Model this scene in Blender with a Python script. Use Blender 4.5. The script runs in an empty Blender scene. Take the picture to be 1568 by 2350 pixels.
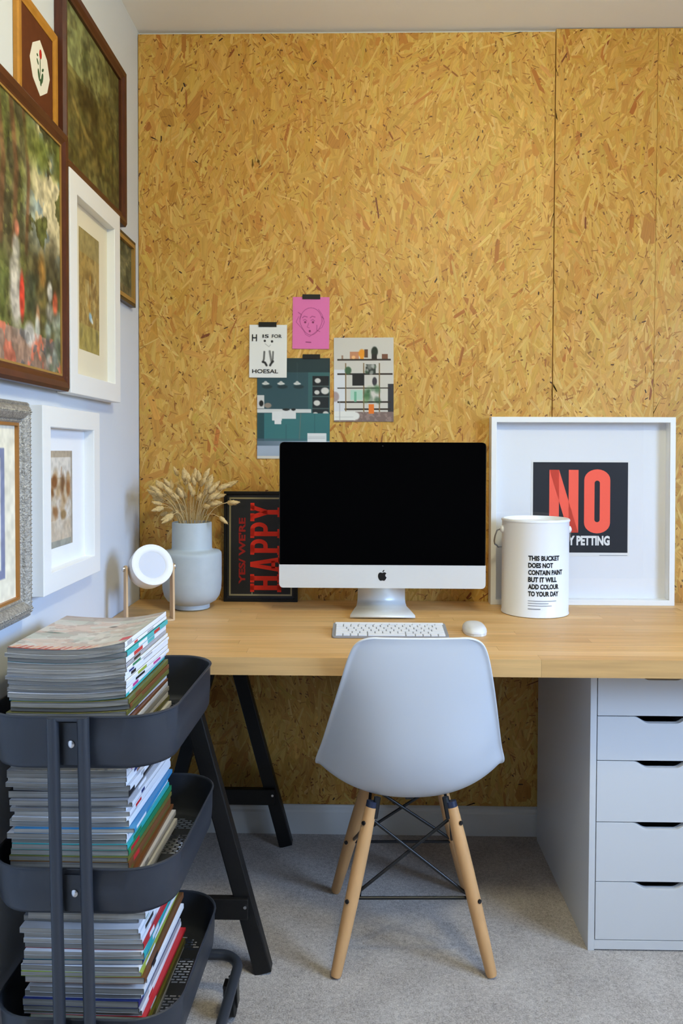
import bpy, math, random
import numpy as np
from mathutils import Vector, Matrix, Euler

random.seed(7)
rng = np.random.default_rng(7)
sc = bpy.context.scene
C = sc.collection
R = math.radians

# ------------------------------------------------------------------ camera, light, exposure
cam_d = bpy.data.cameras.new('camera')
cam = bpy.data.objects.new('camera', cam_d)
C.objects.link(cam)
cam_d.sensor_fit = 'VERTICAL'
cam_d.sensor_height = 36.0
cam_d.sensor_width = 24.0
cam_d.lens = 1854.26 / 2350 * 36.0
cam_d.shift_y = -89.51 / 2350
cam_d.clip_start = 0.05
cam.matrix_world = (Matrix.Translation((0, -2.6186, 1.2583)) @ Matrix.Rotation(0.0189, 4, 'Z')
                    @ Matrix.Rotation(R(90) - 0.027, 4, 'X') @ Matrix.Rotation(0.0034, 4, 'Z'))
sc.camera = cam

sc.view_settings.view_transform = 'Standard'
sc.view_settings.look = 'None'
sc.view_settings.gamma = 1.0
sc.view_settings.use_curve_mapping = False
sc.view_settings.exposure = 0.0
sc.cycles.use_denoising = True
sc.cycles.max_bounces = 8
sc.cycles.diffuse_bounces = 4
sc.cycles.use_adaptive_sampling = True
sc.cycles.adaptive_threshold = 0.02
sc.cycles.sample_clamp_indirect = 6.0

SKY, SKY_POWER = (.43, .635, 1.0), 33.0
world = bpy.data.worlds.new('overcast_sky')
sc.world = world
world.use_nodes = True
wt = world.node_tree
bg = wt.nodes['Background']
wtc = wt.nodes.new('ShaderNodeTexCoord'); wsx = wt.nodes.new('ShaderNodeSeparateXYZ')
wt.links.new(wtc.outputs['Generated'], wsx.inputs[0])
wr = wt.nodes.new('ShaderNodeValToRGB')          # overcast sky above, dull street and trees below the skyline
we = wr.color_ramp.elements
we[0].position = .50 + .01 / 2; we[0].color = (SKY[0] * .12, SKY[1] * .12, SKY[2] * .11, 1)
we[1].position = .50 + .14 / 2; we[1].color = (SKY[0], SKY[1], SKY[2], 1)
wm = wt.nodes.new('ShaderNodeMath'); wm.operation = 'MULTIPLY_ADD'; wm.inputs[1].default_value = .5; wm.inputs[2].default_value = .5
wt.links.new(wsx.outputs[2], wm.inputs[0]); wt.links.new(wm.outputs[0], wr.inputs[0]); wt.links.new(wr.outputs[0], bg.inputs[0])
bg.inputs[1].default_value = SKY_POWER

# room: left wall x=-0.71, back wall (board face) y=0, right wall x=2.3, rear wall y=-4.0, ceiling z=2.612
XL, XR, YR, ZC = -0.71, 2.30, -4.0, 2.606
WY0, WY1, WZ0, WZ1 = -2.95, -1.45, 1.15, 2.35      # window opening in the right wall


def area(name, loc, rot, sx, sy, power, col):
    d = bpy.data.lights.new(name, 'AREA')
    d.shape = 'RECTANGLE'; d.size = sx; d.size_y = sy; d.energy = power; d.color = col
    o = bpy.data.objects.new(name, d); C.objects.link(o)
    o.location = loc; o.rotation_euler = rot
    return o


portal = area('window_portal', (XR + .10, (WY0 + WY1) / 2, (WZ0 + WZ1) / 2), (0, R(90), 0), WZ1 - WZ0, WY1 - WY0, 1, (1, 1, 1))
portal.data.cycles.is_portal = True
# the pendant lamp emits from its own opal globe (see its builder)
UPC, UPLIGHT = (1.0, .92, .58), 47.0

# ------------------------------------------------------------------ helpers
def lin(c):
    out = []
    for v in c[:3]:
        v = v / 255.0
        out.append(v / 12.92 if v <= .04045 else ((v + .055) / 1.055) ** 2.4)
    return out


def linarr(a):
    a = np.clip(a, 0, 255) / 255.0
    return np.where(a <= .04045, a / 12.92, ((a + .055) / 1.055) ** 2.4)


class MB:
    def __init__(s): s.v = []; s.f = []

    def add(s, vs, fs):
        n = len(s.v)
        s.v += [tuple(p) for p in vs]
        s.f += [tuple(i + n for i in q) for q in fs]
        return s

    def box(s, x0, x1, y0, y1, z0, z1, M=None):
        vs = [(x, y, z) for z in (z0, z1) for y in (y0, y1) for x in (x0, x1)]
        if M: vs = [M @ Vector(p) for p in vs]
        return s.add(vs, [(0, 2, 3, 1), (4, 5, 7, 6), (0, 1, 5, 4), (2, 6, 7, 3), (0, 4, 6, 2), (1, 3, 7, 5)])

    def prism(s, poly, z0, z1, M=None):
        n = len(poly)
        vs = [Vector((x, y, z0)) for x, y in poly] + [Vector((x, y, z1)) for x, y in poly]
        if M: vs = [M @ p for p in vs]
        fs = [tuple(range(n - 1, -1, -1)), tuple(range(n, 2 * n))]
        fs += [(i, (i + 1) % n, n + (i + 1) % n, n + i) for i in range(n)]
        return s.add(vs, fs)

    def lathe(s, prof, n=32, M=None, cap0=True, cap1=True):
        vs = []; fs = []
        for r, z in prof:
            for k in range(n):
                a = 2 * math.pi * k / n
                p = Vector((r * math.cos(a), r * math.sin(a), z))
                vs.append(M @ p if M else p)
        for i in range(len(prof) - 1):
            for k in range(n):
                k2 = (k + 1) % n
                fs.append((i * n + k, i * n + k2, (i + 1) * n + k2, (i + 1) * n + k))
        if cap0: fs.append(tuple(range(n - 1, -1, -1)))
        if cap1:
            b = (len(prof) - 1) * n
            fs.append(tuple(range(b, b + n)))
        return s.add(vs, fs)

    def tube(s, pts, r, n=10, closed=False):
        pts = [Vector(p) for p in pts]
        rs = r if isinstance(r, (list, tuple)) else [r] * len(pts)
        m = len(pts); vs = []; fs = []
        up = None
        for i, p in enumerate(pts):
            if closed:
                t = pts[(i + 1) % m] - pts[i - 1]
            else:
                t = pts[min(i + 1, m - 1)] - pts[max(i - 1, 0)]
            t.normalize()
            if up is None:
                up = Vector((0, 0, 1)) if abs(t.z) < .9 else Vector((0, 1, 0))
            a = t.cross(up).normalized(); b = a.cross(t).normalized(); up = b
            for k in range(n):
                q = 2 * math.pi * k / n
                vs.append(p + (a * math.cos(q) + b * math.sin(q)) * rs[i])
        for i in range(m if closed else m - 1):
            j = (i + 1) % m
            for k in range(n):
                k2 = (k + 1) % n
                fs.append((i * n + k, i * n + k2, j * n + k2, j * n + k))
        if not closed:
            fs.append(tuple(range(n - 1, -1, -1))); fs.append(tuple(range((m - 1) * n, m * n)))
        return s.add(vs, fs)

    def ring(s, w, h, prof):
        # mitred picture frame centred on 0,0 in the xy plane; prof = (inset, height) from the outer back to the inner back
        vs = []; fs = []
        for ins, z in prof:
            a, b = w / 2 - ins, h / 2 - ins
            vs += [(-a, -b, z), (a, -b, z), (a, b, z), (-a, b, z)]
        m = len(prof)
        for i in range(m):
            j = (i + 1) % m
            for k in range(4):
                k2 = (k + 1) % 4
                fs.append((i * 4 + k, i * 4 + k2, j * 4 + k2, j * 4 + k))
        return s.add(vs, fs)

    def grid(s, fn, nu, nv):
        vs = [fn(i / nu, j / nv) for j in range(nv + 1) for i in range(nu + 1)]
        w = nu + 1
        return s.add(vs, [(j * w + i, j * w + i + 1, (j + 1) * w + i + 1, (j + 1) * w + i) for j in range(nv) for i in range(nu)])

    def mesh(s, name, mat, smooth=None):
        me = bpy.data.meshes.new(name)
        me.from_pydata(s.v, [], s.f); me.update()
        if mat: me.materials.append(mat)
        if smooth is not None:
            me.polygons.foreach_set('use_smooth', [True] * len(me.polygons))
            if smooth < 180: me.set_sharp_from_angle(angle=R(smooth))
        return me


def obj(name, mb, mat, parent=None, smooth=None, bevel=0, loc=None, rot=None, segs=2):
    me = mb.mesh(name, mat, smooth) if isinstance(mb, MB) else mb
    o = bpy.data.objects.new(name, me); C.objects.link(o)
    if parent: o.parent = parent
    if loc: o.location = loc
    if rot: o.rotation_euler = rot
    if bevel:
        b = o.modifiers.new('bevel', 'BEVEL'); b.width = bevel; b.segments = segs
        b.limit_method = 'ANGLE'; b.angle_limit = R(40)
    return o


def tag(o, label, cat, group=None):
    o['label'] = label; o['category'] = cat
    if group: o['group'] = group
    return o


def thing(name, label, cat, loc=(0, 0, 0), rot=(0, 0, 0), group=None):
    o = bpy.data.objects.new(name, None); C.objects.link(o)
    o.empty_display_size = .05
    o.location = loc; o.rotation_euler = rot
    return tag(o, label, cat, group)


def struct(name, mb, mat, parent=None, **k):
    o = obj(name, mb, mat, parent, **k)
    if not parent: o['kind'] = 'structure'
    return o


FACE = (R(90), 0, 0)           # local xy plane facing the camera (out = -y)
LEFTW = (R(90), 0, R(90))      # local xy plane on the left wall (out = +x)


def text_mb(body, w, h, bold=0.0, depth=0.0006, skew=0):
    cu = bpy.data.curves.new('t', 'FONT'); cu.body = body; cu.size = 1; cu.offset = bold
    cu.resolution_u = 3
    o = bpy.data.objects.new('t', cu); C.objects.link(o)
    dg = bpy.context.evaluated_depsgraph_get()
    me = bpy.data.meshes.new_from_object(o.evaluated_get(dg))
    n = len(me.vertices)
    co = np.empty(n * 3); me.vertices.foreach_get('co', co); co = co.reshape(-1, 3)
    mn, mx = co.min(0), co.max(0)
    mb = MB()
    vs = [((c[0] - mn[0]) / (mx[0] - mn[0]) * w, (c[1] - mn[1]) / (mx[1] - mn[1]) * h, depth) for c in co]
    mb.add(vs, [tuple(p.vertices) for p in me.polygons])
    C.objects.unlink(o); bpy.data.objects.remove(o); bpy.data.curves.remove(cu); bpy.data.meshes.remove(me)
    return mb


# ------------------------------------------------------------------ materials
def mat(name, col, rough=.5, spec=.5, metal=0, bump=None, var=None, coat=0, sheen=0, sub=0):
    m = bpy.data.materials.new(name); m.use_nodes = True
    nt = m.node_tree; p = nt.nodes['Principled BSDF']
    c = lin(col)
    p.inputs['Base Color'].default_value = (*c, 1)
    p.inputs['Roughness'].default_value = rough
    p.inputs['Specular IOR Level'].default_value = spec
    p.inputs['Metallic'].default_value = metal
    p.inputs['Coat Weight'].default_value = coat
    tc = nt.nodes.new('ShaderNodeTexCoord')
    if var:        # (scale, amount, stretch)
        n = nt.nodes.new('ShaderNodeTexNoise'); n.inputs['Scale'].default_value = var[0]; n.inputs['Detail'].default_value = 4
        mp = nt.nodes.new('ShaderNodeMapping')
        if len(var) > 2: mp.inputs['Scale'].default_value = var[2]
        nt.links.new(tc.outputs['Object'], mp.inputs['Vector']); nt.links.new(mp.outputs[0], n.inputs['Vector'])
        r = nt.nodes.new('ShaderNodeMapRange'); r.inputs[1].default_value = .3; r.inputs[2].default_value = .7
        r.inputs[3].default_value = 1 - var[1]; r.inputs[4].default_value = 1 + var[1]
        nt.links.new(n.outputs[0], r.inputs[0])
        mx = nt.nodes.new('ShaderNodeMix'); mx.data_type = 'RGBA'; mx.blend_type = 'MULTIPLY'
        mx.inputs[0].default_value = 1; mx.inputs[6].default_value = (*c, 1)
        nt.links.new(r.outputs[0], mx.inputs[7]); nt.links.new(mx.outputs[2], p.inputs['Base Color'])
    if bump:       # (scale, strength)
        n = nt.nodes.new('ShaderNodeTexNoise'); n.inputs['Scale'].default_value = bump[0]; n.inputs['Detail'].default_value = 3
        nt.links.new(tc.outputs['Object'], n.inputs['Vector'])
        b = nt.nodes.new('ShaderNodeBump'); b.inputs['Strength'].default_value = bump[1]; b.inputs['Distance'].default_value = .003
        nt.links.new(n.outputs[0], b.inputs['Height']); nt.links.new(b.outputs[0], p.inputs['Normal'])
    return m


def attr_mat(name, rough=.6, spec=.3, bump=None):
    m = mat(name, (128, 128, 128), rough, spec, bump=bump)
    nt = m.node_tree
    a = nt.nodes.new('ShaderNodeVertexColor'); a.layer_name = 'Col'
    nt.links.new(a.outputs['Color'], nt.nodes['Principled BSDF'].inputs['Base Color'])
    return m


def osb_mat():
    # board colour comes from the strand geometry; this adds grain along each strand
    m = bpy.data.materials.new('strand_board'); m.use_nodes = True
    nt = m.node_tree; p = nt.nodes['Principled BSDF']
    p.inputs['Roughness'].default_value = .5; p.inputs['Specular IOR Level'].default_value = .4
    vc = nt.nodes.new('ShaderNodeVertexColor'); vc.layer_name = 'Col'
    uv = nt.nodes.new('ShaderNodeUVMap'); uv.uv_map = 'strand'
    n = nt.nodes.new('ShaderNodeTexNoise'); n.noise_dimensions = '2D'; n.inputs['Scale'].default_value = 1; n.inputs['Detail'].default_value = 2
    nt.links.new(uv.outputs[0], n.inputs['Vector'])
    r = nt.nodes.new('ShaderNodeMapRange'); r.inputs[1].default_value = .3; r.inputs[2].default_value = .7
    r.inputs[3].default_value = .89; r.inputs[4].default_value = 1.08
    nt.links.new(n.outputs[0], r.inputs[0])
    mx = nt.nodes.new('ShaderNodeMix'); mx.data_type = 'RGBA'; mx.blend_type = 'MULTIPLY'; mx.inputs[0].default_value = 1
    nt.links.new(vc.outputs[0], mx.inputs[6]); nt.links.new(r.outputs[0], mx.inputs[7]); nt.links.new(mx.outputs[2], p.inputs['Base Color'])
    return m


def strands(x0, x1, z0, z1, y, seed, mtl):
    """Pressed wood strands covering a board face: thin flakes lying over each other, clipped to the board."""
    g = np.random.default_rng(seed)
    area_ = (x1 - x0) * (z1 - z0)
    # per m2, length range, width range, spread of angle, palette (srgb), depth range
    lay = [(700, (.09, .16), (.020, .045), .9, [(210, 164, 84), (204, 154, 74), (216, 172, 94), (198, 148, 70), (208, 160, 78)], (0, .3)),
           (2300, (.05, .12), (.009, .022), .9, [(214, 170, 92), (206, 158, 78), (220, 180, 106), (198, 146, 70), (210, 164, 84), (190, 136, 60)], (.1, .75)),
           (8, (.06, .12), (.03, .055), 1.2, [(192, 136, 62), (186, 128, 56), (200, 146, 72)], (.55, .8)),
           (1500, (.03, .09), (.003, .009), .9, [(222, 184, 112), (212, 168, 90), (204, 156, 78), (228, 194, 128), (196, 144, 66)], (.3, .95)),
           (55, (.03, .10), (.006, .020), 1.0, [(186, 124, 54), (180, 116, 50), (192, 132, 60)], (.45, .85)),
           (12, (.03, .075), (.003, .009), 1.3, [(146, 84, 36), (128, 72, 32), (160, 96, 42)], (.6, 1)),
           (1100, (.008, .03), (.0015, .004), 1.6, [(170, 118, 52), (158, 104, 46), (186, 132, 62)], (.7, 1)),
           (650, (.004, .013), (.0018, .005), 1.6, [(138, 92, 42), (154, 104, 48), (122, 80, 38)], (.8, 1)),
           (34, (.006, .020), (.002, .0045), 1.6, [(52, 30, 18), (70, 40, 22)], (.9, 1))]
    # patches of the mat differ in tone and in the lie of the strands
    fx_, fz_ = g.uniform(2, 7, 10), g.uniform(2, 7, 10); ph = g.uniform(0, 6.28, 10)
    field = lambda X, Z, o: sum(np.sin(fx_[i] * X * (1 if i % 2 else -1) + fz_[i] * Z + ph[i]) for i in range(o, o + 5)) / 2.6
    V = []; COL = []; UV = []
    for den, L, Wd, spd, pal, dep in lay:
        n = int(den * area_)
        cx = g.uniform(x0 - .03, x1 + .03, n); cz = g.uniform(z0 - .03, z1 + .03, n)
        l = g.uniform(*L, n) / 2; w = g.uniform(*Wd, n) / 2
        a = g.normal(-.10, spd * .55, n) + .35 * field(cx * 1.4, cz * 1.4, 5)
        d = g.uniform(*dep, n) * .0011
        pc = np.array(pal, float)[g.integers(0, len(pal), n)]
        if L[1] > .08 and den > 600: pc = pc * .62 + np.array([209, 162, 82]) * .38
        pc = pc + field(cx, cz, 0)[:, None] * np.array([5, 7, 8.])
        pc = pc + g.normal(0, 4, (n, 1)) + g.normal(0, 2.5, (n, 3))
        t0 = g.uniform(.55, .95, n); t1 = g.uniform(.55, .95, n); k0 = g.uniform(-.3, .9, n); k1 = g.uniform(-.3, .9, n)
        # six-cornered flake, long axis near vertical
        px = np.stack([-w, w * k0 * .9, w, w, w * k1 * -.9, -w], 1)
        pz = np.stack([-l * t0, -l, -l * t1, l * t0, l, l * t1], 1)
        ca, sa = np.cos(a)[:, None], np.sin(a)[:, None]
        X = np.clip(cx[:, None] + px * ca - pz * sa, x0, x1); Z = np.clip(cz[:, None] + px * sa + pz * ca, z0, z1)
        Y = np.repeat((y - .0002 - d)[:, None], 6, 1)
        V.append(np.stack([X, Y, Z], -1)); COL.append(pc)
        ofs = g.uniform(0, 500, (n, 1))
        UV.append(np.stack([px * 260 + ofs, pz * 14 + ofs * .7], -1))
    V = np.concatenate(V); COL = np.concatenate(COL) * np.array([.945, .945, .88]); UV = np.concatenate(UV); n = len(V)
    me = bpy.data.meshes.new('strand_surface')
    me.vertices.add(n * 6); me.vertices.foreach_set('co', V.reshape(-1).astype(np.float32))
    me.loops.add(n * 6); me.loops.foreach_set('vertex_index', np.arange(n * 6, dtype=np.int32))
    me.polygons.add(n); me.polygons.foreach_set('loop_start', np.arange(0, n * 6, 6, dtype=np.int32))
    me.update(calc_edges=True); me.validate()
    at = me.color_attributes.new('Col', 'FLOAT_COLOR', 'CORNER')
    colr = np.concatenate([linarr(COL), np.ones((n, 1))], 1)
    at.data.foreach_set('color', np.repeat(colr, 6, 0).astype(np.float32).ravel())
    ul_ = me.uv_layers.new(name='strand'); ul_.data.foreach_set('uv', UV.reshape(-1).astype(np.float32))
    me.materials.append(mtl)
    return me


def wood_mat(name, cols, stretch=(3, 60, 60), rough=.45, contrast=.12, rand=True):
    m = bpy.data.materials.new(name); m.use_nodes = True
    nt = m.node_tree; p = nt.nodes['Principled BSDF']
    p.inputs['Roughness'].default_value = rough; p.inputs['Specular IOR Level'].default_value = .35
    tc = nt.nodes.new('ShaderNodeTexCoord'); oi = nt.nodes.new('ShaderNodeObjectInfo')
    mp = nt.nodes.new('ShaderNodeMapping'); mp.inputs['Scale'].default_value = stretch
    nt.links.new(tc.outputs['Object'], mp.inputs[0])
    mu = nt.nodes.new('ShaderNodeVectorMath'); mu.operation = 'MULTIPLY_ADD'; mu.inputs[1].default_value = (31, 47, 13)
    cb = nt.nodes.new('ShaderNodeCombineXYZ')
    for i in range(3): nt.links.new(oi.outputs['Random'], cb.inputs[i])
    nt.links.new(cb.outputs[0], mu.inputs[0]); nt.links.new(mp.outputs[0], mu.inputs[2])
    n = nt.nodes.new('ShaderNodeTexNoise'); n.inputs['Scale'].default_value = 1; n.inputs['Detail'].default_value = 5; n.inputs['Distortion'].default_value = .4
    nt.links.new(mu.outputs[0], n.inputs['Vector'])
    cr = nt.nodes.new('ShaderNodeValToRGB')
    el = cr.color_ramp.elements
    el[0].position = 0; el[0].color = (*lin(cols[0]), 1); el[1].position = 1; el[1].color = (*lin(cols[-1]), 1)
    for i, cc in enumerate(cols[1:-1]):
        e = el.new((i + 1) / (len(cols) - 1)); e.color = (*lin(cc), 1)
    nt.links.new(oi.outputs['Random'], cr.inputs[0])
    if not rand: cr.inputs[0].default_value = .5; nt.links.remove(cr.inputs[0].links[0])
    r = nt.nodes.new('ShaderNodeMapRange'); r.inputs[1].default_value = .3; r.inputs[2].default_value = .7
    r.inputs[3].default_value = 1 - contrast; r.inputs[4].default_value = 1 + contrast
    nt.links.new(n.outputs[0], r.inputs[0])
    mx = nt.nodes.new('ShaderNodeMix'); mx.data_type = 'RGBA'; mx.blend_type = 'MULTIPLY'; mx.inputs[0].default_value = 1
    nt.links.new(cr.outputs[0], mx.inputs[6]); nt.links.new(r.outputs[0], mx.inputs[7])
    nt.links.new(mx.outputs[2], p.inputs['Base Color'])
    return m


def glass_mat():
    m = bpy.data.materials.new('pane_glass'); m.use_nodes = True
    nt = m.node_tree; nt.nodes.clear()
    o = nt.nodes.new('ShaderNodeOutputMaterial'); t = nt.nodes.new('ShaderNodeBsdfTransparent'); g = nt.nodes.new('ShaderNodeBsdfGlossy')
    g.inputs['Roughness'].default_value = .01
    # thin-pane reflectance (Schlick), the same from both sides
    ge = nt.nodes.new('ShaderNodeNewGeometry'); dt = nt.nodes.new('ShaderNodeVectorMath'); dt.operation = 'DOT_PRODUCT'
    nt.links.new(ge.outputs['Normal'], dt.inputs[0]); nt.links.new(ge.outputs['Incoming'], dt.inputs[1])
    last = dt.outputs['Value']
    for op, v in (('ABSOLUTE', None), ('SUBTRACT', 1.0), ('POWER', 5.0), ('MULTIPLY', .93)):
        mn = nt.nodes.new('ShaderNodeMath'); mn.operation = op; i = 0
        if op == 'SUBTRACT': mn.inputs[0].default_value = v; i = 1
        elif v is not None: mn.inputs[1].default_value = v
        nt.links.new(last, mn.inputs[i]); last = mn.outputs[0]
    f = nt.nodes.new('ShaderNodeMath'); f.operation = 'ADD'; f.inputs[1].default_value = .035; nt.links.new(last, f.inputs[0])
    x = nt.nodes.new('ShaderNodeMixShader')
    nt.links.new(f.outputs[0], x.inputs[0]); nt.links.new(t.outputs[0], x.inputs[1]); nt.links.new(g.outputs[0], x.inputs[2])
    nt.links.new(x.outputs[0], o.inputs[0])
    return m


def carpet_mat():
    m = bpy.data.materials.new('carpet_pile'); m.use_nodes = True
    nt = m.node_tree; p = nt.nodes['Principled BSDF']
    p.inputs['Roughness'].default_value = .95; p.inputs['Specular IOR Level'].default_value = .1
    p.inputs['Sheen Weight'].default_value = .15
    tc = nt.nodes.new('ShaderNodeTexCoord')
    n1 = nt.nodes.new('ShaderNodeTexNoise'); n1.inputs['Scale'].default_value = 260; n1.inputs['Detail'].default_value = 3; n1.inputs['Roughness'].default_value = .7
    n2 = nt.nodes.new('ShaderNodeTexNoise'); n2.inputs['Scale'].default_value = 9; n2.inputs['Detail'].default_value = 4
    n3 = nt.nodes.new('ShaderNodeTexNoise'); n3.inputs['Scale'].default_value = 90; n3.inputs['Detail'].default_value = 2
    for n in (n1, n2, n3): nt.links.new(tc.outputs['Object'], n.inputs['Vector'])
    cr = nt.nodes.new('ShaderNodeValToRGB'); e = cr.color_ramp.elements
    e[0].position = .36; e[0].color = (*lin((138, 128, 120)), 1); e[1].position = .64; e[1].color = (*lin((218, 209, 200)), 1)
    ad = nt.nodes.new('ShaderNodeMath'); ad.operation = 'MULTIPLY_ADD'; ad.inputs[1].default_value = .55
    nt.links.new(n1.outputs[0], ad.inputs[0])
    a2 = nt.nodes.new('ShaderNodeMath'); a2.operation = 'MULTIPLY_ADD'; a2.inputs[1].default_value = .25; 
    a3 = nt.nodes.new('ShaderNodeMath'); a3.operation = 'MULTIPLY'; a3.inputs[1].default_value = .20
    nt.links.new(n2.outputs[0], a3.inputs[0]); nt.links.new(n3.outputs[0], a2.inputs[0]); nt.links.new(a3.outputs[0], a2.inputs[2])
    nt.links.new(a2.outputs[0], ad.inputs[2]); nt.links.new(ad.outputs[0], cr.inputs[0])
    nt.links.new(cr.outputs[0], p.inputs['Base Color'])
    b = nt.nodes.new('ShaderNodeBump'); b.inputs['Strength'].default_value = .9; b.inputs['Distance'].default_value = .006
    nt.links.new(ad.outputs[0], b.inputs['Height']); nt.links.new(b.outputs[0], p.inputs['Normal'])
    return m


M = {}
M['osb'] = osb_mat()
M['wall'] = mat('wall_paint', (209, 214, 222), .85, .2, bump=(180, .08))
M['ceil'] = mat('ceiling_paint', (243, 242, 238), .9, .2, bump=(120, .08))
M['carpet'] = carpet_mat()
M['skirt'] = mat('skirting_gloss', (224, 222, 216), .4, .4)
M['oak'] = wood_mat('oak_staves', [(198, 156, 100), (212, 172, 116), (206, 164, 106), (222, 184, 130), (202, 158, 100), (216, 178, 122)], (3.5, 70, 70))
M['beech'] = wood_mat('beech_dowel', [(204, 156, 104), (210, 162, 110)], (40, 40, 3), contrast=.08, rough=.5)
M['ply'] = wood_mat('pale_plywood', [(206, 176, 138), (212, 182, 144)], (40, 40, 4), contrast=.06)
M['black_wood'] = mat('black_stained_wood', (17, 16, 16), .45, .4, bump=(200, .1))
M['plastic'] = mat('white_polypropylene', (217, 218, 220), .32, .5)
M['unit'] = mat('white_foil', (214, 213, 212), .4, .4)
M['black_metal'] = mat('black_steel_wire', (18, 18, 20), .35, .5)
M['blue_cap'] = mat('blue_plastic_cap', (34, 42, 66), .4, .5)
M['cart'] = mat('grey_blue_powder_coat', (46, 50, 58), .38, .5, bump=(900, .05))
M['chrome'] = mat('bright_screw', (220, 220, 222), .25, .5, 1)
M['rubber'] = mat('black_rubber', (14, 14, 14), .6, .3)
M['alu'] = mat('brushed_aluminium', (228, 230, 229), .42, .5, .3, var=(60, .02, (1, 1, 40)))
M['screen'] = mat('dark_screen_glass', (3, 3, 4), .08, .06)
M['black'] = mat('matt_black', (16, 16, 17), .5, .3)
M['key'] = mat('white_keycap', (234, 235, 238), .45, .4)
M['keygap'] = mat('keyboard_tray', (150, 152, 157), .4, .5, .3)
M['ceramic'] = mat('grey_blue_ceramic', (174, 184, 190), .5, .4, var=(30, .03), bump=(90, .06))
M['lamp_white'] = mat('white_lamp_shell', (236, 237, 240), .4, .4)
M['lamp_diff'] = mat('frosted_diffuser', (208, 212, 224), .6, .3)
M['tin'] = mat('white_painted_tin', (238, 241, 244), .28, .5)
M['wire'] = mat('galvanised_wire', (150, 152, 156), .3, .5, 1)
M['ink'] = mat('black_ink', (22, 24, 30), .6, .2)
M['ink_grey'] = mat('grey_ink', (150, 154, 162), .6, .2)
M['red_ink'] = mat('red_ink', (214, 50, 36), .6, .2)
M['dim_red_ink'] = mat('dark_red_ink', (150, 36, 34), .6, .2)
M['coral'] = mat('coral_ink', (255, 104, 84), .6, .2)
M['white_ink'] = mat('white_ink', (236, 236, 234), .6, .2)
M['cream_ink'] = mat('cream_ink', (150, 142, 112), .6, .2)
M['print_black'] = mat('charcoal_print', (34, 36, 42), .5, .3)
M['white_frame'] = mat('white_lacquer', (236, 237, 236), .35, .4)
M['mount'] = mat('white_mount_board', (236, 238, 242), .8, .2)
M['cream_mount'] = mat('cream_mount_board', (226, 216, 190), .8, .2)
M['ivory_mount'] = mat('ivory_mount_board', (228, 224, 212), .8, .2)
M['mahogany'] = mat('mahogany_frame', (72, 34, 20), .35, .45, var=(30, .2, (1, 1, 6)))
M['gold_wood'] = mat('golden_wood_frame', (176, 122, 44), .4, .45, var=(40, .12))
M['gilt'] = mat('thin_gilt_slip', (176, 140, 76), .4, .5, .4)
M['dark_rail'] = mat('dark_bronze_frame', (70, 56, 34), .4, .5, .3)
M['ornate'] = mat('aged_gilt_frame', (158, 154, 146), .45, .5, .35, var=(160, .35), bump=(260, 1.0))
M['brown_velvet'] = mat('brown_mount', (92, 48, 22), .8, .2, var=(50, .1))
M['print'] = attr_mat('printed_picture')
M['canvas'] = attr_mat('painted_canvas', .55, .3, bump=(700, .12))
M['cover'] = attr_mat('magazine_cover', .35, .4)
M['glass'] = glass_mat()
M['straw'] = mat('dried_straw', (196, 168, 118), .9, .1, var=(300, .2))
M['fluff'] = mat('dried_grass_fluff', (214, 184, 128), .95, .1, var=(220, .16), bump=(500, .8))
M['window_frame'] = mat('white_window_paint', (235, 235, 235), .4, .4)


def paper_mat():
    m = mat('page_edges', (182, 178, 168), .8, .2)
    nt = m.node_tree; p = nt.nodes['Principled BSDF']
    tc = nt.nodes.new('ShaderNodeTexCoord'); oi = nt.nodes.new('ShaderNodeObjectInfo')
    mp = nt.nodes.new('ShaderNodeMapping'); mp.inputs['Scale'].default_value = (6, 6, 900)
    nt.links.new(tc.outputs['Object'], mp.inputs[0])
    n = nt.nodes.new('ShaderNodeTexNoise'); n.inputs['Scale'].default_value = 1; n.inputs['Detail'].default_value = 3
    nt.links.new(mp.outputs[0], n.inputs['Vector'])
    cr = nt.nodes.new('ShaderNodeValToRGB'); e = cr.color_ramp.elements
    e[0].position = .3; e[0].color = (*lin((120, 112, 100)), 1); e[1].position = .7; e[1].color = (*lin((200, 196, 188)), 1)
    nt.links.new(n.outputs[0], cr.inputs[0])
    r = nt.nodes.new('ShaderNodeMapRange'); r.inputs[3].default_value = .58; r.inputs[4].default_value = .98
    nt.links.new(oi.outputs['Random'], r.inputs[0])
    mx = nt.nodes.new('ShaderNodeMix'); mx.data_type = 'RGBA'; mx.blend_type = 'MULTIPLY'; mx.inputs[0].default_value = 1
    nt.links.new(cr.outputs[0], mx.inputs[6]); nt.links.new(r.outputs[0], mx.inputs[7]); nt.links.new(mx.outputs[2], p.inputs['Base Color'])
    return m


M['pages'] = paper_mat()

# ------------------------------------------------------------------ the room
t = .12
struct('floor', MB().box(XL - t, XR + t, YR - t, .12, -.1, 0), M['carpet'])
struct('ceiling', MB().box(XL - t, XR + t, YR - t, .12, ZC, ZC + .1), M['ceil'])
struct('wall_left', MB().box(XL - t, XL, YR - t, .12, 0, ZC), M['wall'])
wb = struct('wall_back', MB().box(XL, XR, .018, .12, 0, ZC), M['wall'])
struct('wall_front', MB().box(XL, XR, YR - t, YR, 0, ZC), mat('dark_wall_paint', (92, 86, 78), .85, .2))
w = MB()
w.box(XR, XR + t, YR, WY0, 0, ZC); w.box(XR, XR + t, WY1, .018, 0, ZC)
w.box(XR, XR + t, WY0, WY1, 0, WZ0); w.box(XR, XR + t, WY0, WY1, WZ1, ZC)
struct('wall_right', w, M['wall'])
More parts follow.
